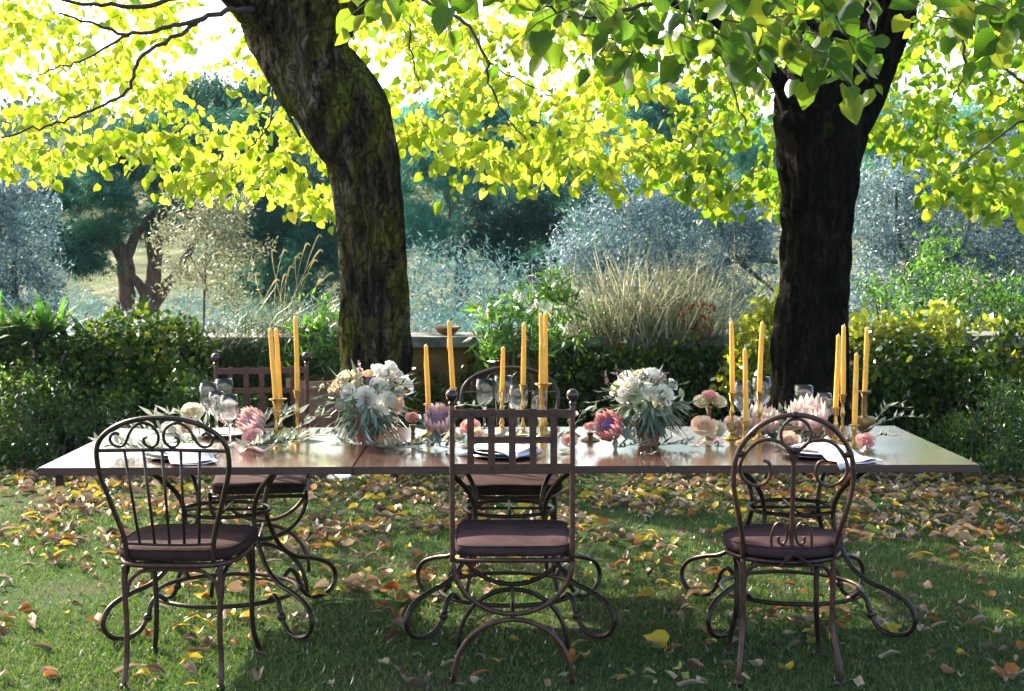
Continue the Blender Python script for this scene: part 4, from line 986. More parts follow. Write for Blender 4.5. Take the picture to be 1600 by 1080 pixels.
def make_arch_chair(label, cushmat='cushion_dark'):
    """scrolled arch back with five spindles, squarish pad"""
    t = thing('garden_chair', label, 'chair', (0, 0, 0), group='wrought iron chairs with arched scroll backs')
    lean = lambda z: -.10 * max(0, (z - .5)) / .5           # back leans towards the viewer
    B = lambda x, z: Vector((x, lean(z), z))
    rod(t, 'back_frame', [B(-.157, .47), B(-.165, .56), B(-.205, .70), B(-.232, .80), B(-.236, .87), B(-.222, .915), B(-.185, .952), B(-.13, .98), B(-.065, .996), B(0, 1.0), B(.065, .996), B(.13, .98), B(.185, .952), B(.222, .915), B(.236, .87), B(.232, .80), B(.205, .70), B(.165, .56), B(.157, .47)], .0095)
    rod(t, 'cross_rail', [B(-.235, .88), B(0, .884), B(.235, .88)], .007)
    rod(t, 'lower_rail', [B(-.162, .535), B(0, .53), B(.162, .535)], .006)
    for k, (a, b) in enumerate([(-.135, -.108), (-.067, -.054), (0, 0), (.067, .054), (.135, .108)]):
        rod(t, 'spindle', [B(a, .883), B(b, .532)], .0055, smooth=False, n=7)
    sc = [(-.148, .052), (-.160, .060), (-.176, .052), (-.183, .034), (-.172, .016), (-.150, .010), (-.130, .022), (-.112, .058), (-.092, .084), (-.062, .097), (-.030, .086), (-.010, .056), (-.014, .024), (-.036, .009), (-.058, .018), (-.062, .038), (-.050, .046)]
    for s in (-1, 1):
        rod(t, 'scroll', [B(s * x, .885 + z) for x, z in sc], .0055)
    # seat rim and legs
    mb = MB(); mb.tube(ring_pts(0, .235, .215, .235, .452, 40, 3.4), .011, 8, closed=True); mb.build('seat_rim', MAT['iron_red'], t)
    mb = MB()
    for k in range(-2, 3): mb.box(-.2, .2, .235 + k * .085 - .012, .235 + k * .085 + .012, .446, .450)
    mb.build('seat_slats', MAT['iron'], t, smooth=False)
    for sx, sy, fx, fy in ((-1, .02, -.178, -.005), (1, .02, .178, -.005), (-1, .44, -.21, .475), (1, .44, .21, .475)):
        x0 = sx * (.176 if sy < .2 else .195)
        l = rod(t, 'leg', [(x0, sy, .448), (x0 * 1.0, sy, .36), (x0 * .97, sy, .22), (x0 * .99, sy + (.0 if sy < .2 else .005), .10), (fx, fy, .012)], .0105, 'iron_red' if sy < .2 else 'iron')
        fb = MB(); fb.lathe([(.015, 0), (.016, .01), (.011, .018)], (fx, fy, 0), 10); fb.build('foot', MAT['iron'], l)
    for y in (.02, .44):
        w = .176 if y < .2 else .195
        rod(t, 'brace', [(-w + .006, y, .33), (-w + .02, y, .39), (-w + .065, y, .427), (-w + .12, y, .433), (w - .12, y, .433), (w - .065, y, .427), (w - .02, y, .39), (w - .006, y, .33)], .0075, 'iron_red' if y < .2 else 'iron')
    for s in (-1, 1):
        rod(t, 'brace', [(s * .178, .03, .33), (s * .18, .05, .40), (s * .184, .12, .432), (s * .19, .34, .432), (s * .194, .41, .40), (s * .194, .43, .33)], .0075)
    cushion(t, 0, .235, .232, .245, .466, .516, 4.2, MAT[cushmat], 3, taper=.06)
    return t
def make_lattice_chair(label, cush='cushion'):
    t = thing('garden_chair', label, 'chair', (0, 0, 0), group='iron chairs with lattice backs and ball finials')
    m = 'iron_red'; W_ = .2165
    for s in (-1, 1):
        p = rod(t, 'back_post', [(s * W_, 0, .46), (s * W_, -.003, .75), (s * W_, -.006, 1.045)], .0095, m)
        f = MB(); f.ball((s * W_, -.006, 1.066), .0225, 18, 12); f.lathe([(.011, 0), (.014, .006), (.010, .012)], (s * W_, -.006, 1.03), 12); f.build('finial', MAT['ball'], p)
    def bar(x0, x1, z0, z1, y, name):
        mb = MB(); mb.box(x0, x1, y - .0025, y + .0025, z0, z1); return mb.build(name, MAT[m], t, smooth=False)
    bar(-W_, W_, .985, 1.013, -.004, 'top_rail'); bar(-W_ + .06, W_ - .06, .892, .916, -.004, 'middle_rail'); bar(-W_, W_, .792, .818, -.004, 'bottom_rail')
    for k in range(5):
        x = (k - 2) * .0745; y = -.0105
        b = bar(x - .0125, x + .0125, .786, 1.018, y, 'lattice_bar')
        r = MB()
        for z in (.804, .998): r.ball((x, y - .004, z), .005, 8, 5)
        r.build('rivet', MAT['ball'], b)
    for y in (0, .46):                # crossed half hoops front and back
        n = 20; mm = m if y == 0 else 'iron'
        rod(t, 'upper_hoop', [(W_ * math.cos(math.pi * i / n + math.pi), y, .465 + .197 * math.sin(math.pi * i / n + math.pi)) for i in range(n + 1)], .0095, mm, smooth=False)
        rod(t, 'lower_hoop', [(-(W_ - .001) * (math.cos(math.pi * i / n)), y, .01 + .238 * math.sin(math.pi * i / n) ** .9) for i in range(n + 1)], .0095, mm, smooth=False)
    rod(t, 'stretcher', [(0, 0, .258), (0, .46, .258)], .008, 'iron', smooth=False)
    fr = MB(); fr.tube([(-W_, .0, .465), (W_, .0, .465), (W_, .46, .465), (-W_, .46, .465)], .009, 8, closed=True); fr.build('seat_frame', MAT[m], t)
    fr = MB()
    for k in range(5): fr.box(-W_, W_, .05 + k * .085, .075 + k * .085, .4745, .4775)
    fr.build('seat_slats', MAT['iron'], t, smooth=False)
    for s in (-1, 1):   # small front arm scroll posts
        rod(t, 'front_post', [(s * W_, .46, .465), (s * W_, .462, .49)], .009, 'iron', smooth=False)
    cushion(t, 0, .235, .213, .25, .479, .524, 7.0, MAT[cush], 9)
    return t
def make_round_chair(label):
    t = thing('garden_chair', label, 'chair', (0, 0, 0))
    B = lambda x, z: Vector((x, -.06 * max(0, z - .5) / .5 + (.10 if z < .56 else 0) * (abs(x) > .1) * 0, z))
    m = 'iron_red'
    rod(t, 'back_frame', [Vector((-.165, .06, .462)), Vector((-.172, .03, .54)), B(-.195, .65), B(-.212, .74), B(-.210, .82), B(-.188, .885), B(-.135, .95), B(-.07, .986), B(0, .998), B(.07, .986), B(.135, .95), B(.188, .885), B(.210, .82), B(.212, .74), B(.195, .65), Vector((.172, .03, .54)), Vector((.165, .06, .462))], .0095, m)
    rod(t, 'stem', [B(0, .455), B(0, .60), B(0, .80), B(-.004, .86)], .0085, m)
    n = 28; mb = MB(); mb.tube([B(.004 + .053 * math.cos(2*math.pi*i/n), .928 + .056 * math.sin(2*math.pi*i/n)) for i in range(n)], .006, 8, closed=True); mb.build('ring', MAT[m], t)
    hook = [(0, .80), (-.012, .856), (-.045, .895), (-.10, .908), (-.150, .885), (-.186, .83), (-.188, .785), (-.165, .752), (-.125, .738), (-.093, .755), (-.080, .79), (-.088, .822), (-.108, .832)]
    for s in (-1, 1): rod(t, 'hook_scroll', [B(s * x, z) for x, z in hook], .0065, m)
    low = [(-.034, .468), (-.066, .49), (-.072, .545), (-.060, .590), (-.038, .603), (-.020, .585), (-.016, .548), (-.028, .522), (-.045, .528), (-.046, .55)]
    for s in (-1, 1): rod(t, 'low_scroll', [B(s * x, z) for x, z in low], .0055, m)
    bw = MB()
    for x, z in ((0, .998), (0, .868), (-.190, .855), (.190, .855)): bw.lathe([(.0115, -.011), (.0125, 0), (.0115, .011)], B(x, z), 10)
    bw.build('binding_collar', MAT['iron'], t)
    mb = MB(); mb.tube(ring_pts(0, .20, .205, .205, .455, 44), .011, 8, closed=True); mb.build('seat_rim', MAT['iron'], t)
    mb = MB(); mb.lathe([(.02, .452), (.2, .452), (.2, .455), (.02, .455)], (0, .20, 0), 32); mb.build('seat_pan', MAT['iron'], t)
    for sx, sy, fx, fy in ((-.165, .06, -.186, .0), (.165, .06, .186, .0), (-.155, .345, -.175, .39), (.155, .345, .175, .39)):
        l = rod(t, 'leg', [(sx, sy, .452), (sx * .99, sy, .34), (sx * .99, sy * .98, .20), (fx * .97, fy * .9 + sy * .1, .08), (fx, fy, .015)], .0105, m if sy < .2 else 'iron')
        fb = MB(); fb.lathe([(.017, 0), (.018, .008), (.012, .02)], (fx, fy, 0), 12); fb.build('foot', MAT['iron'], l)
    rod(t, 'brace', [(-.160, .06, .35), (-.150, .06, .405), (-.11, .045, .435), (0, .02, .438), (.11, .045, .435), (.150, .06, .405), (.160, .06, .35)], .0075, m)
    rod(t, 'brace', [(-.150, .345, .35), (-.142, .345, .405), (-.10, .36, .432), (0, .375, .434), (.10, .36, .432), (.142, .345, .405), (.150, .345, .35)], .0075)
    for s in (-1, 1): rod(t, 'brace', [(s * .162, .07, .36), (s * .168, .09, .41), (s * .175, .13, .434), (s * .175, .27, .434), (s * .165, .32, .41), (s * .156, .335, .36)], .0075)
    cushion(t, 0, .20, .222, .222, .468, .518, 2.0, MAT['cushion'], 14)
    tie = MB(); tie.tube(cr([(-.03, -.028, .475), (0, -.034, .49), (.03, -.028, .475), (.06, -.03, .455), (.07, -.035, .43)], 5), .006, 6); tie.tube(cr([(0, -.034, .49), (-.03, -.04, .465), (-.045, -.04, .445)], 5), .006, 6)
    tie.build('tie_ribbon', MAT['cushion_dark'], t)
    return t
c1 = make_arch_chair('scroll backed iron chair with spindles at the front left'); c1.location = (-1.232, 5.12, 0); c1.rotation_euler.z = math.radians(-3)
c2 = clone(c1, (-.01, 6.96, 0), math.radians(181), 'scroll backed iron chair across the table, behind the middle glasses')
c3 = make_lattice_chair('lattice backed iron chair with ball finials at the front, facing the middle table'); c3.location = (0, 5.14, 0)
c4 = clone(c3, (-1.21, 6.93, 0), math.radians(187), 'lattice backed iron chair across the table, behind the left candles')
c5 = make_round_chair('round seated iron chair with ring and hook scrolls at the front right'); c5.location = (1.008, 5.145, 0); c5.rotation_euler.z = math.radians(-2)

# ================================================================== TABLEWARE
def on_table(px, py): return PZ(px, py, TT)
def plates():
    G = 'place settings along the table'
    def setting(cx, cy, rz, lab, nap):
        c = thing('charger_plate', lab + ', dark blue plate at the bottom', 'plate', (cx, cy, TT), rz, 'dark blue plates')
        mb = MB(); mb.lathe([(.10, .0), (.11, .003), (.145, .012), (.148, .014), (.145, .017), (.105, .008), (.002, .007)], n=44); autosmooth(mb.build('plate_body', MAT['charger'], c), 50)
        c = thing('dinner_plate', lab + ', white plate on the dark one', 'plate', (cx, cy, TT + .0085), rz, 'white plates')
        mb = MB(); mb.lathe([(.075, .0), (.085, .003), (.128, .016), (.131, .018), (.127, .020), (.085, .008), (.002, .007)], n=44); autosmooth(mb.build('plate_body', MAT['plate'], c), 50)
        # napkin: folded cloth lying over the plate and hanging off the table edge
        me = MB(); nx, ny = 22, 28; (dx, dy, L, wd, ang) = nap
        ca, sa = math.cos(ang), math.sin(ang); front = 6.12 - TS / 2 - .0 + cx * math.sin(TROT)
        for lay in range(2):
            base = len(me.v)
            for j in range(ny + 1):
                for i in range(nx + 1):
                    u = (i / nx - .5) * wd * (1 - .25 * (j / ny) * (lay)); v = (.5 - j / ny) * L * (1 if lay == 0 else .92)
                    x = cx + dx + u * ca - v * sa; y = cy + dy + u * sa + v * ca
                    r = math.hypot(x - cx, y - cy)
                    z = TT + (.034 if r < .12 else max(.004, .034 - (r - .12) * .55)) + .006 * lay
                    z += .007 * math.sin(u * 34 + v * 9 + lay) * (.4 + j / ny) * .7 + .004 * noise.noise(Vector((x * 14, y * 14, lay)))
                    z = max(z, TT + .003 + .004 * lay)
                    if y < front + .004:
                        over = front + .004 - y; y = front - .006 - .004 * lay - .004 * math.sin(u * 40); z = TT + .002 - over * .95
                    me.v.append((x, y, z))
            for j in range(ny):
                for i in range(nx):
                    a = base + j * (nx + 1) + i; me.f.append((a, a + 1, a + nx + 2, a + nx + 1))
        o = me.build('napkin', MAT['napkin']); sol = o.modifiers.new('thickness', 'SOLIDIFY'); sol.thickness = .0015
        props(o, lab.replace('setting', 'napkin') + ', pale lilac linen over the plate', 'napkin', 'linen napkins')
    setting(on_table(300, 705).x, 5.77, .1, 'left setting behind the scroll backed chair', (.04, -.05, .36, .18, .35))
    setting(on_table(790, 703).x, 5.79, 0, 'middle setting behind the lattice chair', (-.02, .0, .30, .20, .9))
    setting(on_table(1268, 705).x, 5.77, 0, 'right setting behind the round seated chair', (.06, -.06, .36, .20, .35))
    # three far settings, half hidden
    for px, lab in ((345, 'far left setting beneath the glasses'), (800, 'far middle setting among the glasses')):
        x = (px - 800) / FPX * 6.42
        c = thing('dinner_plate', lab + ', white plate', 'plate', (x, 6.43, TT), 0, 'white plates')
        mb = MB(); mb.lathe([(.08, .0), (.09, .003), (.132, .016), (.135, .018), (.131, .020), (.09, .008), (.002, .007)], n=40); autosmooth(mb.build('plate_body', MAT['plate'], c), 50)
plates()

def glasses():
    def make(h, rb, rr, foot, lab, x, y):
        g = thing('wine_glass', lab, 'glass', (x, y, TT), 0, 'stemmed glasses on the table')
        th = .0013; zs = h * .42
        o = [(foot, 0), (foot, .002), (foot * .5, .006), (.006, .012), (.0042, .03), (.0042, zs - .012), (.008, zs), (rb * .55, zs + h * .06), (rb * .88, zs + h * .14), (rb, zs + h * .25), (rb * .97, zs + h * .38), (rr, h)]
        i = [(rr - th, h), (rb * .97 - th, zs + h * .38), (rb - th, zs + h * .25), (rb * .88 - th, zs + h * .14), (rb * .5, zs + h * .06 + .003), (.002, zs + .006)]
        mb = MB(); pr = o + i; mb.lathe(pr, n=28); mb.build('glass_body', MAT['glass'], g); return g
    L = [(325,598,.23,.042,.034,'stemmed glass, leftmost of the four by the left candles'),(350,592,.24,.044,.038,'stemmed glass, tallest of the four by the left candles'),(338,612,.20,.036,.031,'small stemmed glass in the middle of the left four'),(358,617,.22,.041,.033,'stemmed glass nearest the viewer in the left four'),
         (757,592,.235,.043,.037,'stemmed glass, leftmost above the lattice chair back'),(786,586,.25,.045,.040,'tall stemmed glass behind the short candle above the lattice chair'),(810,601,.225,.046,.040,'wide stemmed glass, third from left above the lattice chair'),(842,612,.20,.034,.029,'narrow stemmed glass, rightmost above the lattice chair'),
         (1160,596,.235,.043,.036,'stemmed glass between the first two tall right candles'),(1190,589,.25,.046,.040,'stemmed glass behind the third candle of the right group'),(1256,602,.23,.045,.038,'stemmed glass behind the big blush flower'),(1288,614,.205,.040,.031,'stemmed glass between the blush flower and the right candles')]
    for px, py, h, rb, rr, lab in L:
        p = PZ(px, py, TT + h); make(h, rb, rr, .034, lab, p.x, min(p.y, 6.64))
glasses()

def candles():
    GH = 'brass candlesticks'; GC = 'mustard yellow taper candles'
    def holder(kind, x, y, h, lab):
        t = thing('candlestick', lab, 'candlestick', (x, y, TT), 0, GH); mb = MB(); m = MAT['brass']
        if kind == 'tall':
            pr = [(.040, 0), (.042, .004), (.036, .010), (.022, .016), (.012, .024), (.009, .036), (.014, .045), (.009, .054), (.0065, .07), (.0065, h * .5), (.011, h * .56), (.0125, h * .60), (.008, h * .66), (.0065, h * .80), (.009, h - .032), (.012, h - .028), (.013, h - .006), (.018, h), (.018, h + .004), (.012, h + .004)]
        elif kind == 'dish':
            pr = [(.036, 0), (.038, .004), (.030, .010), (.012, .02), (.009, .04), (.014, .052), (.008, .062), (.008, h * .6), (.012, h - .02), (.014, h - .008), (.029, h - .002), (.031, h + .003), (.012, h + .001)]
        elif kind == 'short':
            pr = [(.043, 0), (.044, .004), (.038, .010), (.018, .018), (.010, .028), (.013, .04), (.009, .052), (.010, h - .028), (.013, h - .02), (.013, h - .004), (.023, h), (.023, h + .003), (.012, h + .002)]
        else:  # urn
            pr = [(.034, 0), (.035, .005), (.016, .014), (.012, .03), (.030, .044), (.046, .066), (.050, .09), (.046, .102), (.024, .104), (.014, .108), (.011, .13), (.014, .15), (.011, h * .85), (.016, h - .006), (.028, h), (.028, h + .003), (.012, h + .002)]; m = MAT['brass_dark']
        mb.lathe(pr, n=22); autosmooth(mb.build('stand', m, t), 60)
    L = [  # top px, bottom px, Y, kind, candle label, holder label
        ((422,511),(431,624),6.20,'dish','leaning candle, leftmost of the left group','candlestick under the leftmost candle'),
        ((431,511),(438,624),6.34,'dish','leaning candle, second of the left group','candlestick under the second candle from the left'),
        ((462,492),(464,611),6.26,'tall','upright candle, tallest of the left group','tall candlestick beside the left pink protea'),
        ((666,537),(669,632),6.42,'short','short candle behind the protea left of the lattice chair','candlestick behind the protea left of the lattice chair'),
        ((701,499),(708,608),6.36,'tall','candle rising over the left ball finial of the lattice chair','candlestick behind the left finial of the lattice chair'),
        ((786,541),(784,613),6.52,'tall','shortest candle, in front of the tall middle glass','candlestick of the shortest candle'),
        ((819,503),(817,602),6.40,'tall','candle above the wide middle glass','candlestick behind the wide middle glass'),
        ((845,488),(846,600),6.30,'dish','left one of the close pair above the lattice chair','candlestick with a dish under the close pair, nearer one'),
        ((853,486),(852,600),6.44,'dish','right one of the close pair above the lattice chair','candlestick under the close pair, farther one'),
        ((1143,500),(1144,615),6.29,'tall','tall candle, leftmost of the right group','slender candlestick, leftmost of the right group'),
        ((1164,543),(1165,659),6.16,'short','low candle, second of the right group','low candlestick, second of the right group'),
        ((1191,501),(1187,613),6.24,'tall','slightly leaning candle, third of the right group','slender candlestick, third of the right group'),
        ((1310,521),(1306,638),6.02,'tall','candle in front on the left of the far right cluster','candlestick left of the brass urn'),
        ((1319,506),(1317,617),6.26,'tall','candle behind on the left of the far right cluster','candlestick at the back of the far right cluster'),
        ((1338,550),(1335,665),5.98,'short','low pinkish candle in the far right cluster','low candlestick in front of the brass urn'),
        ((1355,510),(1351,612),6.24,'urn','rightmost candle on the table, above the urn','tarnished urn shaped candlestick at the far right')]
    for (tx, ty), (bx, by), Y, kind, lab, hl in L:
        b = P(bx, by, Y); top = P(tx, ty, Y - .01); h = b.z - TT
        holder(kind, b.x, b.y, h, hl)
        axis = (top - b); Ln = axis.length
        c = thing('candle', 'mustard yellow ' + lab, 'candle', b + Vector((0, 0, 0)), 0, GC)
        c.rotation_mode = 'QUATERNION'; c.rotation_quaternion = axis.to_track_quat('Z', 'Y')
        mb = MB(); mb.lathe([(.0098, -.006), (.0112, .006), (.0115, Ln * .12), (.0114, Ln * .25), (.0111, Ln * .4), (.0107, Ln * .55), (.0103, Ln * .7), (.0097, Ln * .82), (.0090, Ln * .93), (.0085, Ln * .965), (.0035, Ln * .982)], n=14); 
        ph = U(0, 9)
        for i_, q_ in enumerate(mb.v):
            k_ = 1 + .09 * noise.noise(Vector((q_[0] * 60 + ph, q_[1] * 60, q_[2] * 22))); mb.v[i_] = (q_[0] * k_ + .0016 * math.sin(q_[2] * 9 + ph), q_[1] * k_, q_[2])
        for dd in range(RND.randint(0, 2)):
            a_ = U(3.4, 6.0); l_ = U(.03, .09); z_ = Ln * U(.55, .9); mb.tube([(math.cos(a_) * .0105, math.sin(a_) * .0105, z_), (math.cos(a_) * .0122, math.sin(a_) * .0122, z_ - l_ * .6), (math.cos(a_) * .0125, math.sin(a_) * .0125, z_ - l_)], [.001, .0018, .0026], 6)
        w = mb.build('wax', MAT['wax'], c)
        mb = MB(); mb.tube([(0, 0, Ln * .97), (.001, 0, Ln * .99), (.003, 0, Ln)], .0012, 5); mb.build('wick', MAT['wick'], c)
candles()

# ================================================================== FLOWERS
def petal(mb, c, axis, side, r, w, h, cup, base=.1):
    """curved petal: rises along axis, bulges outward along side"""
    up = axis; s = side; t_ = up.cross(s).normalized(); vs = []
    for j in range(4):
        v = j / 3; rr = r * (.25 + .75 * math.sin(min(1, base + v) * math.pi * .55)); hh = h * v
        wj = w * (.35, .85, 1.0, .72)[j]
        for i in range(4):
            u = i / 3 * 2 - 1; a = u * wj
            flare = cup * v * v * r
            d = s * math.cos(a) + t_ * math.sin(a)
            vs.append(c + d * (rr + flare) + up * (hh - abs(u) ** 3 * h * .10))
    mb.add(vs, [(j*4+i, j*4+i+1, (j+1)*4+i+1, (j+1)*4+i) for j in range(3) for i in range(3)])
def rose_mesh(name, mat, seed, openness=.5, R=1.0):
    r = random.Random(seed); mb = MB(); ax = Vector((0, 0, 1))
    for L, (n, rad, h, cup) in enumerate([(3, .16, .62, -.15), (4, .30, .66, -.05), (5, .46, .64, .0), (6, .64, .56, .12), (7, .84, .42, .35 * openness + .1)]):
        for k in range(n):
            a = 2 * math.pi * (k + .37 * L) / n + r.uniform(-.15, .15)
            s = Vector((math.cos(a), math.sin(a), 0)); petal(mb, Vector((0, 0, -.05 * L)), ax, s, rad * R * r.uniform(.93, 1.07), math.pi / n * 1.35, h * r.uniform(.9, 1.1), cup)
    return mb.mesh(name, MAT[mat])
def protea_mesh(R, H, mat, seed, rings=((16, .84, 1.30, -.02), (16, .92, 1.12, .10), (14, 1.0, .8, .16), (12, .95, .5, .22))):
    r = random.Random(seed); mb = MB()
    for n, rad, hh, fl in rings:
        for k in range(n):
            a = 2 * math.pi * (k + r.uniform(-.15, .15)) / n + rad * 3; s = Vector((math.cos(a), math.sin(a), 0)); t_ = Vector((-s.y, s.x, 0))
            w = R * .19; h = H * hh * r.uniform(.88, 1.08); rr = R * rad
            b = s * rr * .35; m1 = s * (rr * .95) + Vector((0, 0, h * .35)); m2 = s * (rr * (1.0 + fl * .5)) + Vector((0, 0, h * .75)); tp = s * (rr * (1.0 + fl)) + Vector((0, 0, h))
            q = s * -.012
            mb.add([b, m1 - t_ * w * .8, m1 + q * -.6, m1 + t_ * w * .8, m2 - t_ * w * .75, m2 + s * .004, m2 + t_ * w * .75, tp], [(0,2,1),(0,3,2),(1,2,5,4),(2,3,6,5),(4,5,7),(5,6,7)])
    return mb
def protea(loc, direction, R, H, mb_mat, heart, label, seed, group='protea flowers on the table', leafn=10):
    t = thing('protea_flower', label, 'flower', loc, 0, group); t.rotation_mode = 'QUATERNION'; t.rotation_quaternion = Vector(direction).to_track_quat('Z', 'Y')
    protea_mesh(R, H, mb_mat, seed).build('bracts', MAT[mb_mat], t)
    # fuzzy heart: many fine florets on a dome
    rs = np.random.RandomState(seed); n = 420; i = np.arange(n) + .5; ph = np.arccos(1 - i / n); th = math.pi * (1 + 5 ** .5) * i
    d = np.stack([np.cos(th) * np.sin(ph), np.sin(th) * np.sin(ph), np.cos(ph)], 1); hr = R * .62
    base = d * np.array([hr * .8, hr * .8, H * .60])[None] + np.array([0, 0, H * .14]); tip = d * .7 + np.array([0, 0, .6])[None]
    cloud('heart_florets', base, np.full(n, R * .34), tip, ndirs(n, rs), T_lance(.13), MAT[heart], t)
    mb = MB(); mb.ball((0, 0, H * .14), hr * .84, 16, 10, sz=H * .60 / hr); mb.build('heart_dome', MAT[heart], t)
    me = leaf_mesh('leaf', T_lance(.17, .05, .12), MAT['euca'])
    a = rs.uniform(0, 6.28, leafn); tip = np.stack([np.cos(a), np.sin(a), rs.uniform(-.3, .35, leafn)], 1)
    singles('leaf', np.stack([np.cos(a) * R * .4, np.sin(a) * R * .4, np.full(leafn, -.01)], 1), rs.uniform(.07, .11, leafn), tip, np.tile([0, 0, 1.0], (leafn, 1)) + ndirs(leafn, rs) * .4, [me], t)
    mb = MB(); mb.tube([(0, 0, H * .1), (0, 0, -.05)], .006, 7); mb.build('stem', MAT['stem'], t)
ROSE = {}
def rose_of(mat, v=0):
    k = (mat, v)
    if k not in ROSE: ROSE[k] = rose_mesh('rose_bloom', mat, 3 + v * 7 + len(ROSE), .3 + .5 * v)
    return ROSE[k]
def place_rose(parent, name, pos, direction, R, mat, v=0, label=None):
    o = bpy.data.objects.new(name, rose_of(mat, v)); link(o, parent)
    o.location = pos; o.rotation_mode = 'QUATERNION'; o.rotation_quaternion = Vector(direction).to_track_quat('Z', 'Y'); o.scale = (R, R, R * 1.1)
    if label: o['label'] = label
    return o

def bouquet(px, py, Y, label, flowers, spikes, seed, vase_px, loose_px, fk=.48):
    rs = np.random.RandomState(seed); rr = random.Random(seed)
    b = P(vase_px, 690, Y); base = Vector((b.x, Y, TT)); t = thing('flower_arrangement', label, 'bouquet', base, 0, 'white bouquets on the table')
    ctr = P(px, py, Y) - base; ctr.y = 0
    mb = MB(); mb.lathe([(.042, 0), (.044, .004), (.052, .06), (.060, .11), (.066, .118), (.066, .128), (.058, .128), (.052, .11), (.003, .10)], n=26); autosmooth(mb.build('vase', MAT['terracotta'], t), 50)
    for (x, y, dpx, mat, v, dy) in flowers:
        p = P(x, y, Y + dy) - base; d = (p - ctr) * 1.0 + Vector((0, -.075, .03)); place_rose(t, 'flower', p - d.normalized() * .008, d, dpx / FPX * Y * fk, mat, v)
    fs = MB()
    for (x, y, _, _, _, dy) in flowers:
        p = P(x, y, Y + dy) - base; fs.tube([p, p * .5 + Vector((0, 0, .06)), Vector((0, 0, .09))], .0018, 4)
    fs.build('flower_stems', MAT['stem'], t)
    # grey green foliage filling the ball
    n = 120; d = ndirs(n, rs); p = np.array(ctr)[None] + d * np.array([.15, .11, .10])[None] * rs.uniform(.45, 1.05, n)[:, None] + np.array([0, .02, -.02])
    tip = d + ndirs(n, rs) * .5
    me = leaf_mesh('leaf', T_oval(.36), MAT['euca']); me2 = leaf_mesh('leaf', T_lance(.13), MAT['euca'])
    singles('leaf', p[:70], rs.uniform(.03, .055, 70), tip[:70], d[:70] + ndirs(70, rs) * .6, [me], t); singles('leaf', p[70:], rs.uniform(.06, .11, 50), tip[70:], d[70:] + ndirs(50, rs) * .6, [me2], t)
    # narrow leaves pouring down
    n = 270; a = rs.uniform(0, 2 * math.pi, n); top = np.stack([np.cos(a) * rs.uniform(.02, .13, n), np.sin(a) * rs.uniform(.02, .08, n) - .02, rs.uniform(-.13, -.01, n)], 1) + np.array(ctr)[None]
    tip = np.stack([np.cos(a) * .40 + rs.normal(0, .35, n), np.sin(a) * .35 - .1, np.full(n, -1.0) + rs.normal(0, .45, n)], 1); sz = rs.uniform(.04, .14, n)
    low = top[:, 2] - sz < .006; sz = np.where(low, np.maximum(top[:, 2] * .92, .02), sz)
    k = 170; me = leaf_mesh('hanging_leaf', T_lance(.055, .01, -.18), MAT['euca'])
    nr = np.stack([np.cos(a), np.sin(a), np.full(n, .3)], 1)
    singles('hanging_leaf', top[:k], sz[:k], tip[:k], nr[:k], [me], t)
    cloud('hanging_leaves', top[k:], sz[k:], tip[k:], nr[k:], T_lance(.055, .01, -.18), MAT['euca'], t)
    for (x0, y0, x1, y1, mat, w) in spikes:
        a0 = P(x0, y0, Y - .06) - base; a1 = P(x1, y1, Y - .08) - base; m_ = (a0 + a1) / 2 + Vector((0, 0, .012))
        L = (a1 - a0).length; cnt = 50; s_ = rs.uniform(0, 1, cnt); q = np.array([tuple(a0.lerp(m_, min(1, 2*v)) if v < .5 else m_.lerp(a1, 2*v-1)) for v in s_])
        dd = np.array(a1 - a0) / L; tipd = ndirs(cnt, rs) + dd[None] * .8; sz = (1.1 - s_) * w + .003
        o = cloud('flower_spike', q, sz, tipd, ndirs(cnt, rs), T_oval(.3), MAT[mat], t, kind=None)
        sm = MB(); sm.tube([Vector((0, 0, .1)) * .3 + a0 * .7, a0, m_, a1], .0015, 4); sm.build('spike_stem', MAT['stem'], t)
    # long airy sprays
    for (x1, y1) in loose_px:
        a1 = P(x1, y1, Y - .05) - base; a0 = ctr * .8; mid = (a0 + a1) / 2 + Vector((0, 0, .03))
        sm = MB(); path = cr([a0, mid, a1], 6); sm.tube(path, .0013, 4); sm.build('spray_stem', MAT['stem'], t)
        cnt = 9; idx = [path[int(len(path) * (.45 + .55 * i / cnt)) - 1] for i in range(cnt)]; dv = np.array((a1 - a0).normalized())
        singles('leaf', np.array([tuple(q) for q in idx]), rs.uniform(.025, .045, cnt), dv[None] + ndirs(cnt, rs) * .6, ndirs(cnt, rs), [me2], t)
bouquet(575, 618, 6.14, 'white and cream bouquet spilling grey green leaves in front of the mossy trunk',
    [(536,592,36,'petal_cream',0,0),(521,610,32,'petal_peach',1,0),(598,580,36,'petal_white',1,.02),(622,588,34,'petal_white',0,.03),(577,583,26,'petal_peach',0,.05),(594,604,32,'petal_white',1,-.02),(571,621,40,'petal_white',0,-.07),(605,629,34,'petal_white',1,-.06),(625,612,24,'petal_cream',0,-.02),(549,636,30,'petal_green',0,-.05),(622,634,26,'petal_peach',1,-.04),(556,600,24,'petal_cream',1,0),(612,571,26,'petal_white',0,.05),(543,612,28,'petal_white',1,-.05),(556,582,26,'petal_cream',0,.02),(530,632,24,'petal_green',0,-.04),(590,643,26,'petal_white',0,-.08),(640,600,24,'petal_white',1,.02)],
    [(563,590,560,563,'astilbe',.012),(578,608,586,588,'veronica',.010),(534,640,510,645,'astilbe',.012),(612,598,626,580,'astilbe',.010),(614,612,636,620,'veronica',.013),(528,602,532,586,'astilbe',.01),(507,602,498,612,'petal_green',.01)],
    101, 574, [(492,605),(650,600),(655,625),(500,640),(640,585),(488,622)])
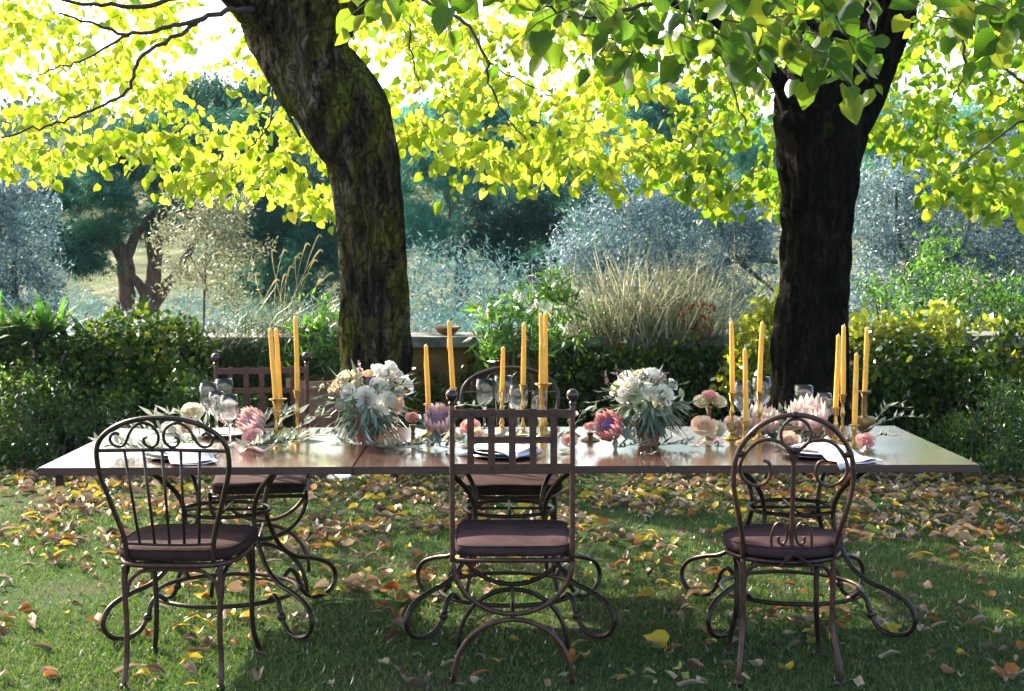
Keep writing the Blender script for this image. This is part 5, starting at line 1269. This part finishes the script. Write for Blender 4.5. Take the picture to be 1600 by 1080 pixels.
bouquet(1012, 622, 6.10, 'white and cream bouquet in a terracotta vase behind the red protea',
    [(985,600,34,'petal_white',0,-.04),(999,584,26,'petal_cream',1,.02),(1020,583,34,'petal_white',1,.03),(1035,601,30,'petal_peach',0,0),(992,618,27,'petal_green',0,-.07),(1039,617,32,'petal_white',1,-.05),(1030,628,26,'petal_cream',0,-.07),(961,606,24,'petal_cream',1,0),(1004,603,22,'petal_cream',0,-.04),(1066,632,18,'petal_green',1,0),(1000,634,22,'petal_green',1,-.07),(1066,614,18,'petal_green',0,.02),(972,617,28,'petal_white',0,-.05),(1016,612,28,'petal_white',1,-.06),(975,588,24,'petal_white',1,.0),(1052,600,24,'petal_white',0,.02)],
    [(975,595,955,583,'astilbe',.011),(1030,597,1046,582,'astilbe',.010),(1003,592,1016,588,'veronica',.011),(948,600,946,580,'astilbe',.008)],
    102, 1013, [(918,630),(932,612),(925,650),(1085,650),(1070,600),(960,576),(1080,690)], .48)

FX = [  # loose proteas
 ((686,660),6.02,(-.05,-.75,.66),.056,.084,'bract_pink','heart_mauve','pink protea with a mauve heart left of the lattice chair back',201),
 ((955,668),5.98,(-.55,-.72,.42),.058,.080,'bract_red','heart_violet','red tipped protea with a violet heart beside the right bouquet',202),
 ((398,664),6.20,(-.45,-.5,.5),.056,.078,'bract_pink','heart_mauve','dusty pink protea among olive leaves right of the left glasses',203),
 ((1262,655),6.10,(-.1,-.35,.95),.078,.086,'bract_pale','bract_pale','big blush protea standing behind the round seated chair',204),
 ((1190,668),6.34,(.1,-.3,.9),.072,.080,'bract_pale','petal_peach','blush protea half hidden behind the candles of the right group',205)]
for (px, py), Y, d, R, H, mat, heart, lab, sd in FX:
    p = P(px, py, Y); dn = Vector(d).normalized(); p = p - dn * H * .3; p.z = max(p.z, TT + .035); protea(p, dn, R, H, mat, heart, lab, sd)

def bud_stand(px, py, Y, fl, lab, hold=True):
    """single blooms standing in small brass candlesticks"""
    top = P(px, py, Y); x, y = top.x, top.y
    h = top.z - TT
    t = thing('candlestick', lab + ', brass foot', 'candlestick', (x, y, TT), 0, 'brass candlesticks'); mb = MB()
    mb.lathe([(.042, 0), (.043, .004), (.030, .010), (.014, .02), (.008, .035), (.012, h * .45), (.007, h * .55), (.010, h - .028), (.015, h - .018), (.016, h - .010), (.006, h - .010)], n=22); autosmooth(mb.build('stand', MAT['brass_dark'], t), 60)
    f = thing('rose', lab + ', bloom on top', 'flower', (x, y, top.z - .012), 0, 'single blooms in candlesticks')
    for (dx, dz, dpx, mat) in fl:
        place_rose(f, 'bloom', (dx, -.005, dz), (dx * 6, -.5, .8), dpx / FPX * Y * .5, mat, 0)
    mb = MB(); mb.tube([(0, 0, -.02), (0, 0, .01)], .003, 5); mb.build('stem', MAT['stem'], f)
bud_stand(645, 660, 6.16, [(0, .028, 26, 'petal_pink')], 'pink rose left of the pink protea')
bud_stand(922, 672, 6.24, [(.0, .022, 22, 'petal_pink')], 'small pale rose between the lattice chair and the red protea')
bud_stand(1108, 632, 6.22, [(-.03, .022, 30, 'petal_cream'), (.035, .022, 30, 'petal_cream'), (.004, .045, 28, 'petal_pink')], 'two cream roses and a pink one left of the right candles')
bud_stand(892, 652, 6.40, [(0, .024, 22, 'petal_pink')], 'rosy bloom behind the right post of the lattice chair')

def loose():
    L = [(301,645,6.35,30,'petal_cream','large cream rose left of the left glasses'),(357,652,6.45,26,'petal_pink','pink rose seen through the left glasses'),(290,668,6.2,24,'petal_peach','peach rose low beside the left glasses'),
         (735,668,6.1,26,'petal_pink','pink rose right of the pink protea'),(745,680,6.0,22,'petal_peach','peach rose lying right of the pink protea'),(1100,668,6.1,34,'petal_peach','open blush flower under the cream roses'),(1118,672,6.15,28,'petal_cream','cream flower lying left of the first tall candle'),
         (1150,668,6.32,34,'petal_peach','blush flower between the first candles of the right group'),(1352,690,5.86,26,'petal_pink','pink bloom at the foot of the brass urn'),(1232,690,5.95,30,'petal_peach','peach flower beside the napkin of the right setting'),(1205,655,6.4,30,'petal_white','white flower behind the third candle of the right group'),
         (395,684,6.0,28,'petal_pink','folded pink bloom under the left candles'),(265,672,6.25,24,'petal_white','small white flower left of the cream rose'),(890,690,5.9,22,'petal_pink','pink bloom lying right of the middle setting')]
    for px, py, Y, d, mat, lab in L:
        p = P(px, py, Y); R = d / FPX * Y * .55; p.z = max(p.z, TT + R * .45)
        t = thing('loose_flower', lab, 'flower', p, 0, 'loose blooms on the table'); place_rose(t, 'bloom', (0, 0, 0), (U(-.3, .3), -.8, .8), R, mat, 1)
        mb = MB(); mb.tube(cr([(0, .005, 0), (.01, .03, -.01), (.02, .05, -(p.z - TT) + .004)], 4), .003, 5); mb.build('stem', MAT['stem'], t)
        # calyx leaves so that the bloom rests on something
        rs = np.random.RandomState(int(px)); n = 5; me = leaf_mesh('leaf', T_oval(.3), MAT['euca']); a = rs.uniform(0, 6.28, n)
        singles('leaf', np.stack([np.cos(a) * R * .3, np.sin(a) * R * .3, np.full(n, -(p.z - TT) + .006)], 1), rs.uniform(.04, .06, n), np.stack([np.cos(a), np.sin(a), np.full(n, .15)], 1), np.tile([0, 0, 1.0], (n, 1)), [me], t)
loose()

def sprig(px0, px1, Y0, Y1, n, lab, lift=0.05, size=.055, seed=0, mat='olive_sprig', group='olive sprigs on the table', z0=0.0, T=None, curve=.03):
    rs = np.random.RandomState(seed); a = Vector(((px0 - 800) / FPX * Y0, Y0, TT)); b = Vector(((px1 - 800) / FPX * Y1, Y1, TT))
    t = thing('olive_sprig', lab, 'sprig', a, 0, group)
    d = b - a; side = d.cross(Vector((0, 0, 1))).normalized()
    path = cr([Vector((0, 0, .006 + z0)), d * .35 + Vector((0, 0, .01 + z0 + lift * .6)) + side * curve, d * .7 + Vector((0, 0, .01 + z0 + lift)) - side * curve * .5, d + Vector((0, 0, .01 + z0 + lift * .9))], 8)
    mb = MB(); mb.tube(path, [.0022 - .0012 * i / (len(path) - 1) for i in range(len(path))], 5); mb.build('stem', MAT['stem'], t)
    me = leaf_mesh('leaf', T or T_lance(.13, .03, .1), MAT[mat]); pts, tip = [], []
    for i in range(n):
        u = .12 + .88 * i / (n - 1); q = path[min(len(path) - 1, int(u * (len(path) - 1)))]
        s = side * (1 if i % 2 else -1) * rs.uniform(.6, 1.1) + d.normalized() * .7 + Vector((0, 0, rs.uniform(0, 1.3)))
        pts.append(tuple(q)); tip.append(tuple(s))
    pts = np.array(pts); tip = np.array(tip); tip[:, 2] = np.where(pts[:, 2] + tip[:, 2] * .04 < .006, .05, tip[:, 2])
    singles('leaf', pts, rs.uniform(.8, 1.5, n) * size, tip, np.tile([0, 0, 1.0], (n, 1)) + ndirs(n, rs) * .9, [me], t)
    bm_ = MB()
    for k in range(3):
        bm_ = MB(); q = path[int(len(path) * rs.uniform(.3, .8))] + Vector((rs.normal() * .012, rs.normal() * .012, .004)); q.z = max(q.z, .007); bm_.ball(q, .0058, 9, 6); bm_.build('olive', MAT['berry'], t)
sprig(300, 185, 6.05, 6.10, 22, 'olive sprig reaching furthest left across the left table', .07, .065, 301)
sprig(285, 215, 5.95, 5.78, 20, 'olive sprig lying towards the near left corner', .02, .06, 302)
sprig(310, 150, 5.9, 5.95, 16, 'olive sprig crossing behind the scroll backed chair', .02, .06, 303)
sprig(280, 235, 6.2, 6.35, 14, 'small upright olive sprig left of the cream rose', .09, .06, 304)
sprig(400, 525, 6.1, 6.12, 22, 'olive sprig running from the left protea to the left bouquet', .03, .065, 305)
sprig(420, 470, 6.05, 5.85, 24, 'silvery olive sprig bunched under the left candles', .04, .07, 306)
sprig(410, 460, 6.2, 6.3, 22, 'tall olive sprig tangled round the left candlesticks', .11, .06, 307)
sprig(440, 510, 6.3, 6.4, 18, 'thin olive sprig behind the left bouquet', .08, .055, 308)
sprig(390, 445, 5.95, 5.9, 24, 'dark olive sprig nearest the table edge at left', .03, .065, 309)
sprig(640, 730, 6.1, 5.95, 20, 'olive sprig lying under the pink protea', .02, .06, 310)
sprig(655, 745, 6.25, 6.45, 16, 'thin sprig rising behind the short candle', .13, .05, 311)
sprig(720, 800, 6.05, 6.1, 20, 'olive sprig behind the lattice chair back', .02, .055, 312)
sprig(800, 880, 6.1, 6.0, 20, 'olive sprig lying right of the middle glasses', .03, .055, 313)
sprig(1030, 1075, 6.05, 5.95, 14, 'short dark sprig trailing right of the terracotta vase', .01, .05, 314)
sprig(1090, 1210, 6.2, 6.25, 22, 'arching sprig between the right candlesticks', .09, .05, 315)
sprig(1200, 1240, 6.3, 6.4, 16, 'leafy sprig left of the big blush protea', .10, .055, 316)
sprig(1320, 1450, 6.15, 6.2, 16, 'long pale sprig reaching out over the right table', .10, .035, 317, curve=.01)
sprig(1330, 1420, 6.25, 6.45, 14, 'thin sprig behind the brass urn', .12, .04, 318)
sprig(1340, 1400, 6.05, 6.02, 12, 'short sprig low beside the brass urn', .04, .04, 319)
sprig(1002, 1020, 5.75, 5.72, 9, 'tiny green sprig lying alone before the terracotta vase', .005, .022, 320, mat='euca')

sprig(640, 520, 5.98, 5.9, 18, 'olive sprig trailing left below the left bouquet', .02, .055, 330)
sprig(660, 600, 5.95, 5.88, 16, 'olive sprig beside the foot of the small rose stand', .02, .055, 331)
sprig(700, 660, 5.98, 5.86, 16, 'short olive sprig in front of the pink protea', .02, .06, 332)
sprig(960, 1000, 5.95, 5.85, 14, 'olive sprig in front of the red tipped protea', .02, .055, 333)
sprig(1215, 1290, 6.1, 6.05, 18, 'olive sprig at the foot of the big blush protea', .03, .055, 334)
sprig(240, 170, 5.85, 5.75, 16, 'olive sprig nearest the front left table corner', .02, .055, 335)
sprig(330, 260, 6.3, 6.4, 18, 'olive sprig behind the cream rose at left', .10, .06, 336)
sprig(450, 380, 6.0, 5.82, 20, 'pale olive sprig fanned over the blush ribbon', .03, .06, 337)
sprig(880, 930, 6.3, 6.35, 12, 'thin sprig standing behind the small pale rose', .11, .045, 338)
def ribbons():
    for x0, x1, y, lab, s in ((352, 425, 5.86, 'blush silk ribbon curling below the left candles', 1), (1345, 1362, 5.83, 'blush ribbon under the pink bloom by the urn', 2), (1085, 1130, 6.0, 'blush ribbon among the flowers left of the right candles', 3)):
        mb = MB(); n = 40; a = (x0 - 800) / FPX * y; b = (x1 - 800) / FPX * y
        for i in range(n + 1):
            u = i / n; x = a + (b - a) * u; yy = y + .03 * math.sin(u * 7 + s); z = TT + .010 + .012 * (1 + math.sin(u * 13 + s)); w = .014
            mb.v += [(x, yy - w, z), (x + .004, yy + w, z + .006 + .006 * math.sin(u * 9))]
        mb.f = [(2*i, 2*i+2, 2*i+3, 2*i+1) for i in range(n)]
        o = mb.build('ribbon', MAT['ribbon']); so = o.modifiers.new('thickness', 'SOLIDIFY'); so.thickness = .0008; props(o, lab, 'ribbon', 'blush ribbons')
ribbons()
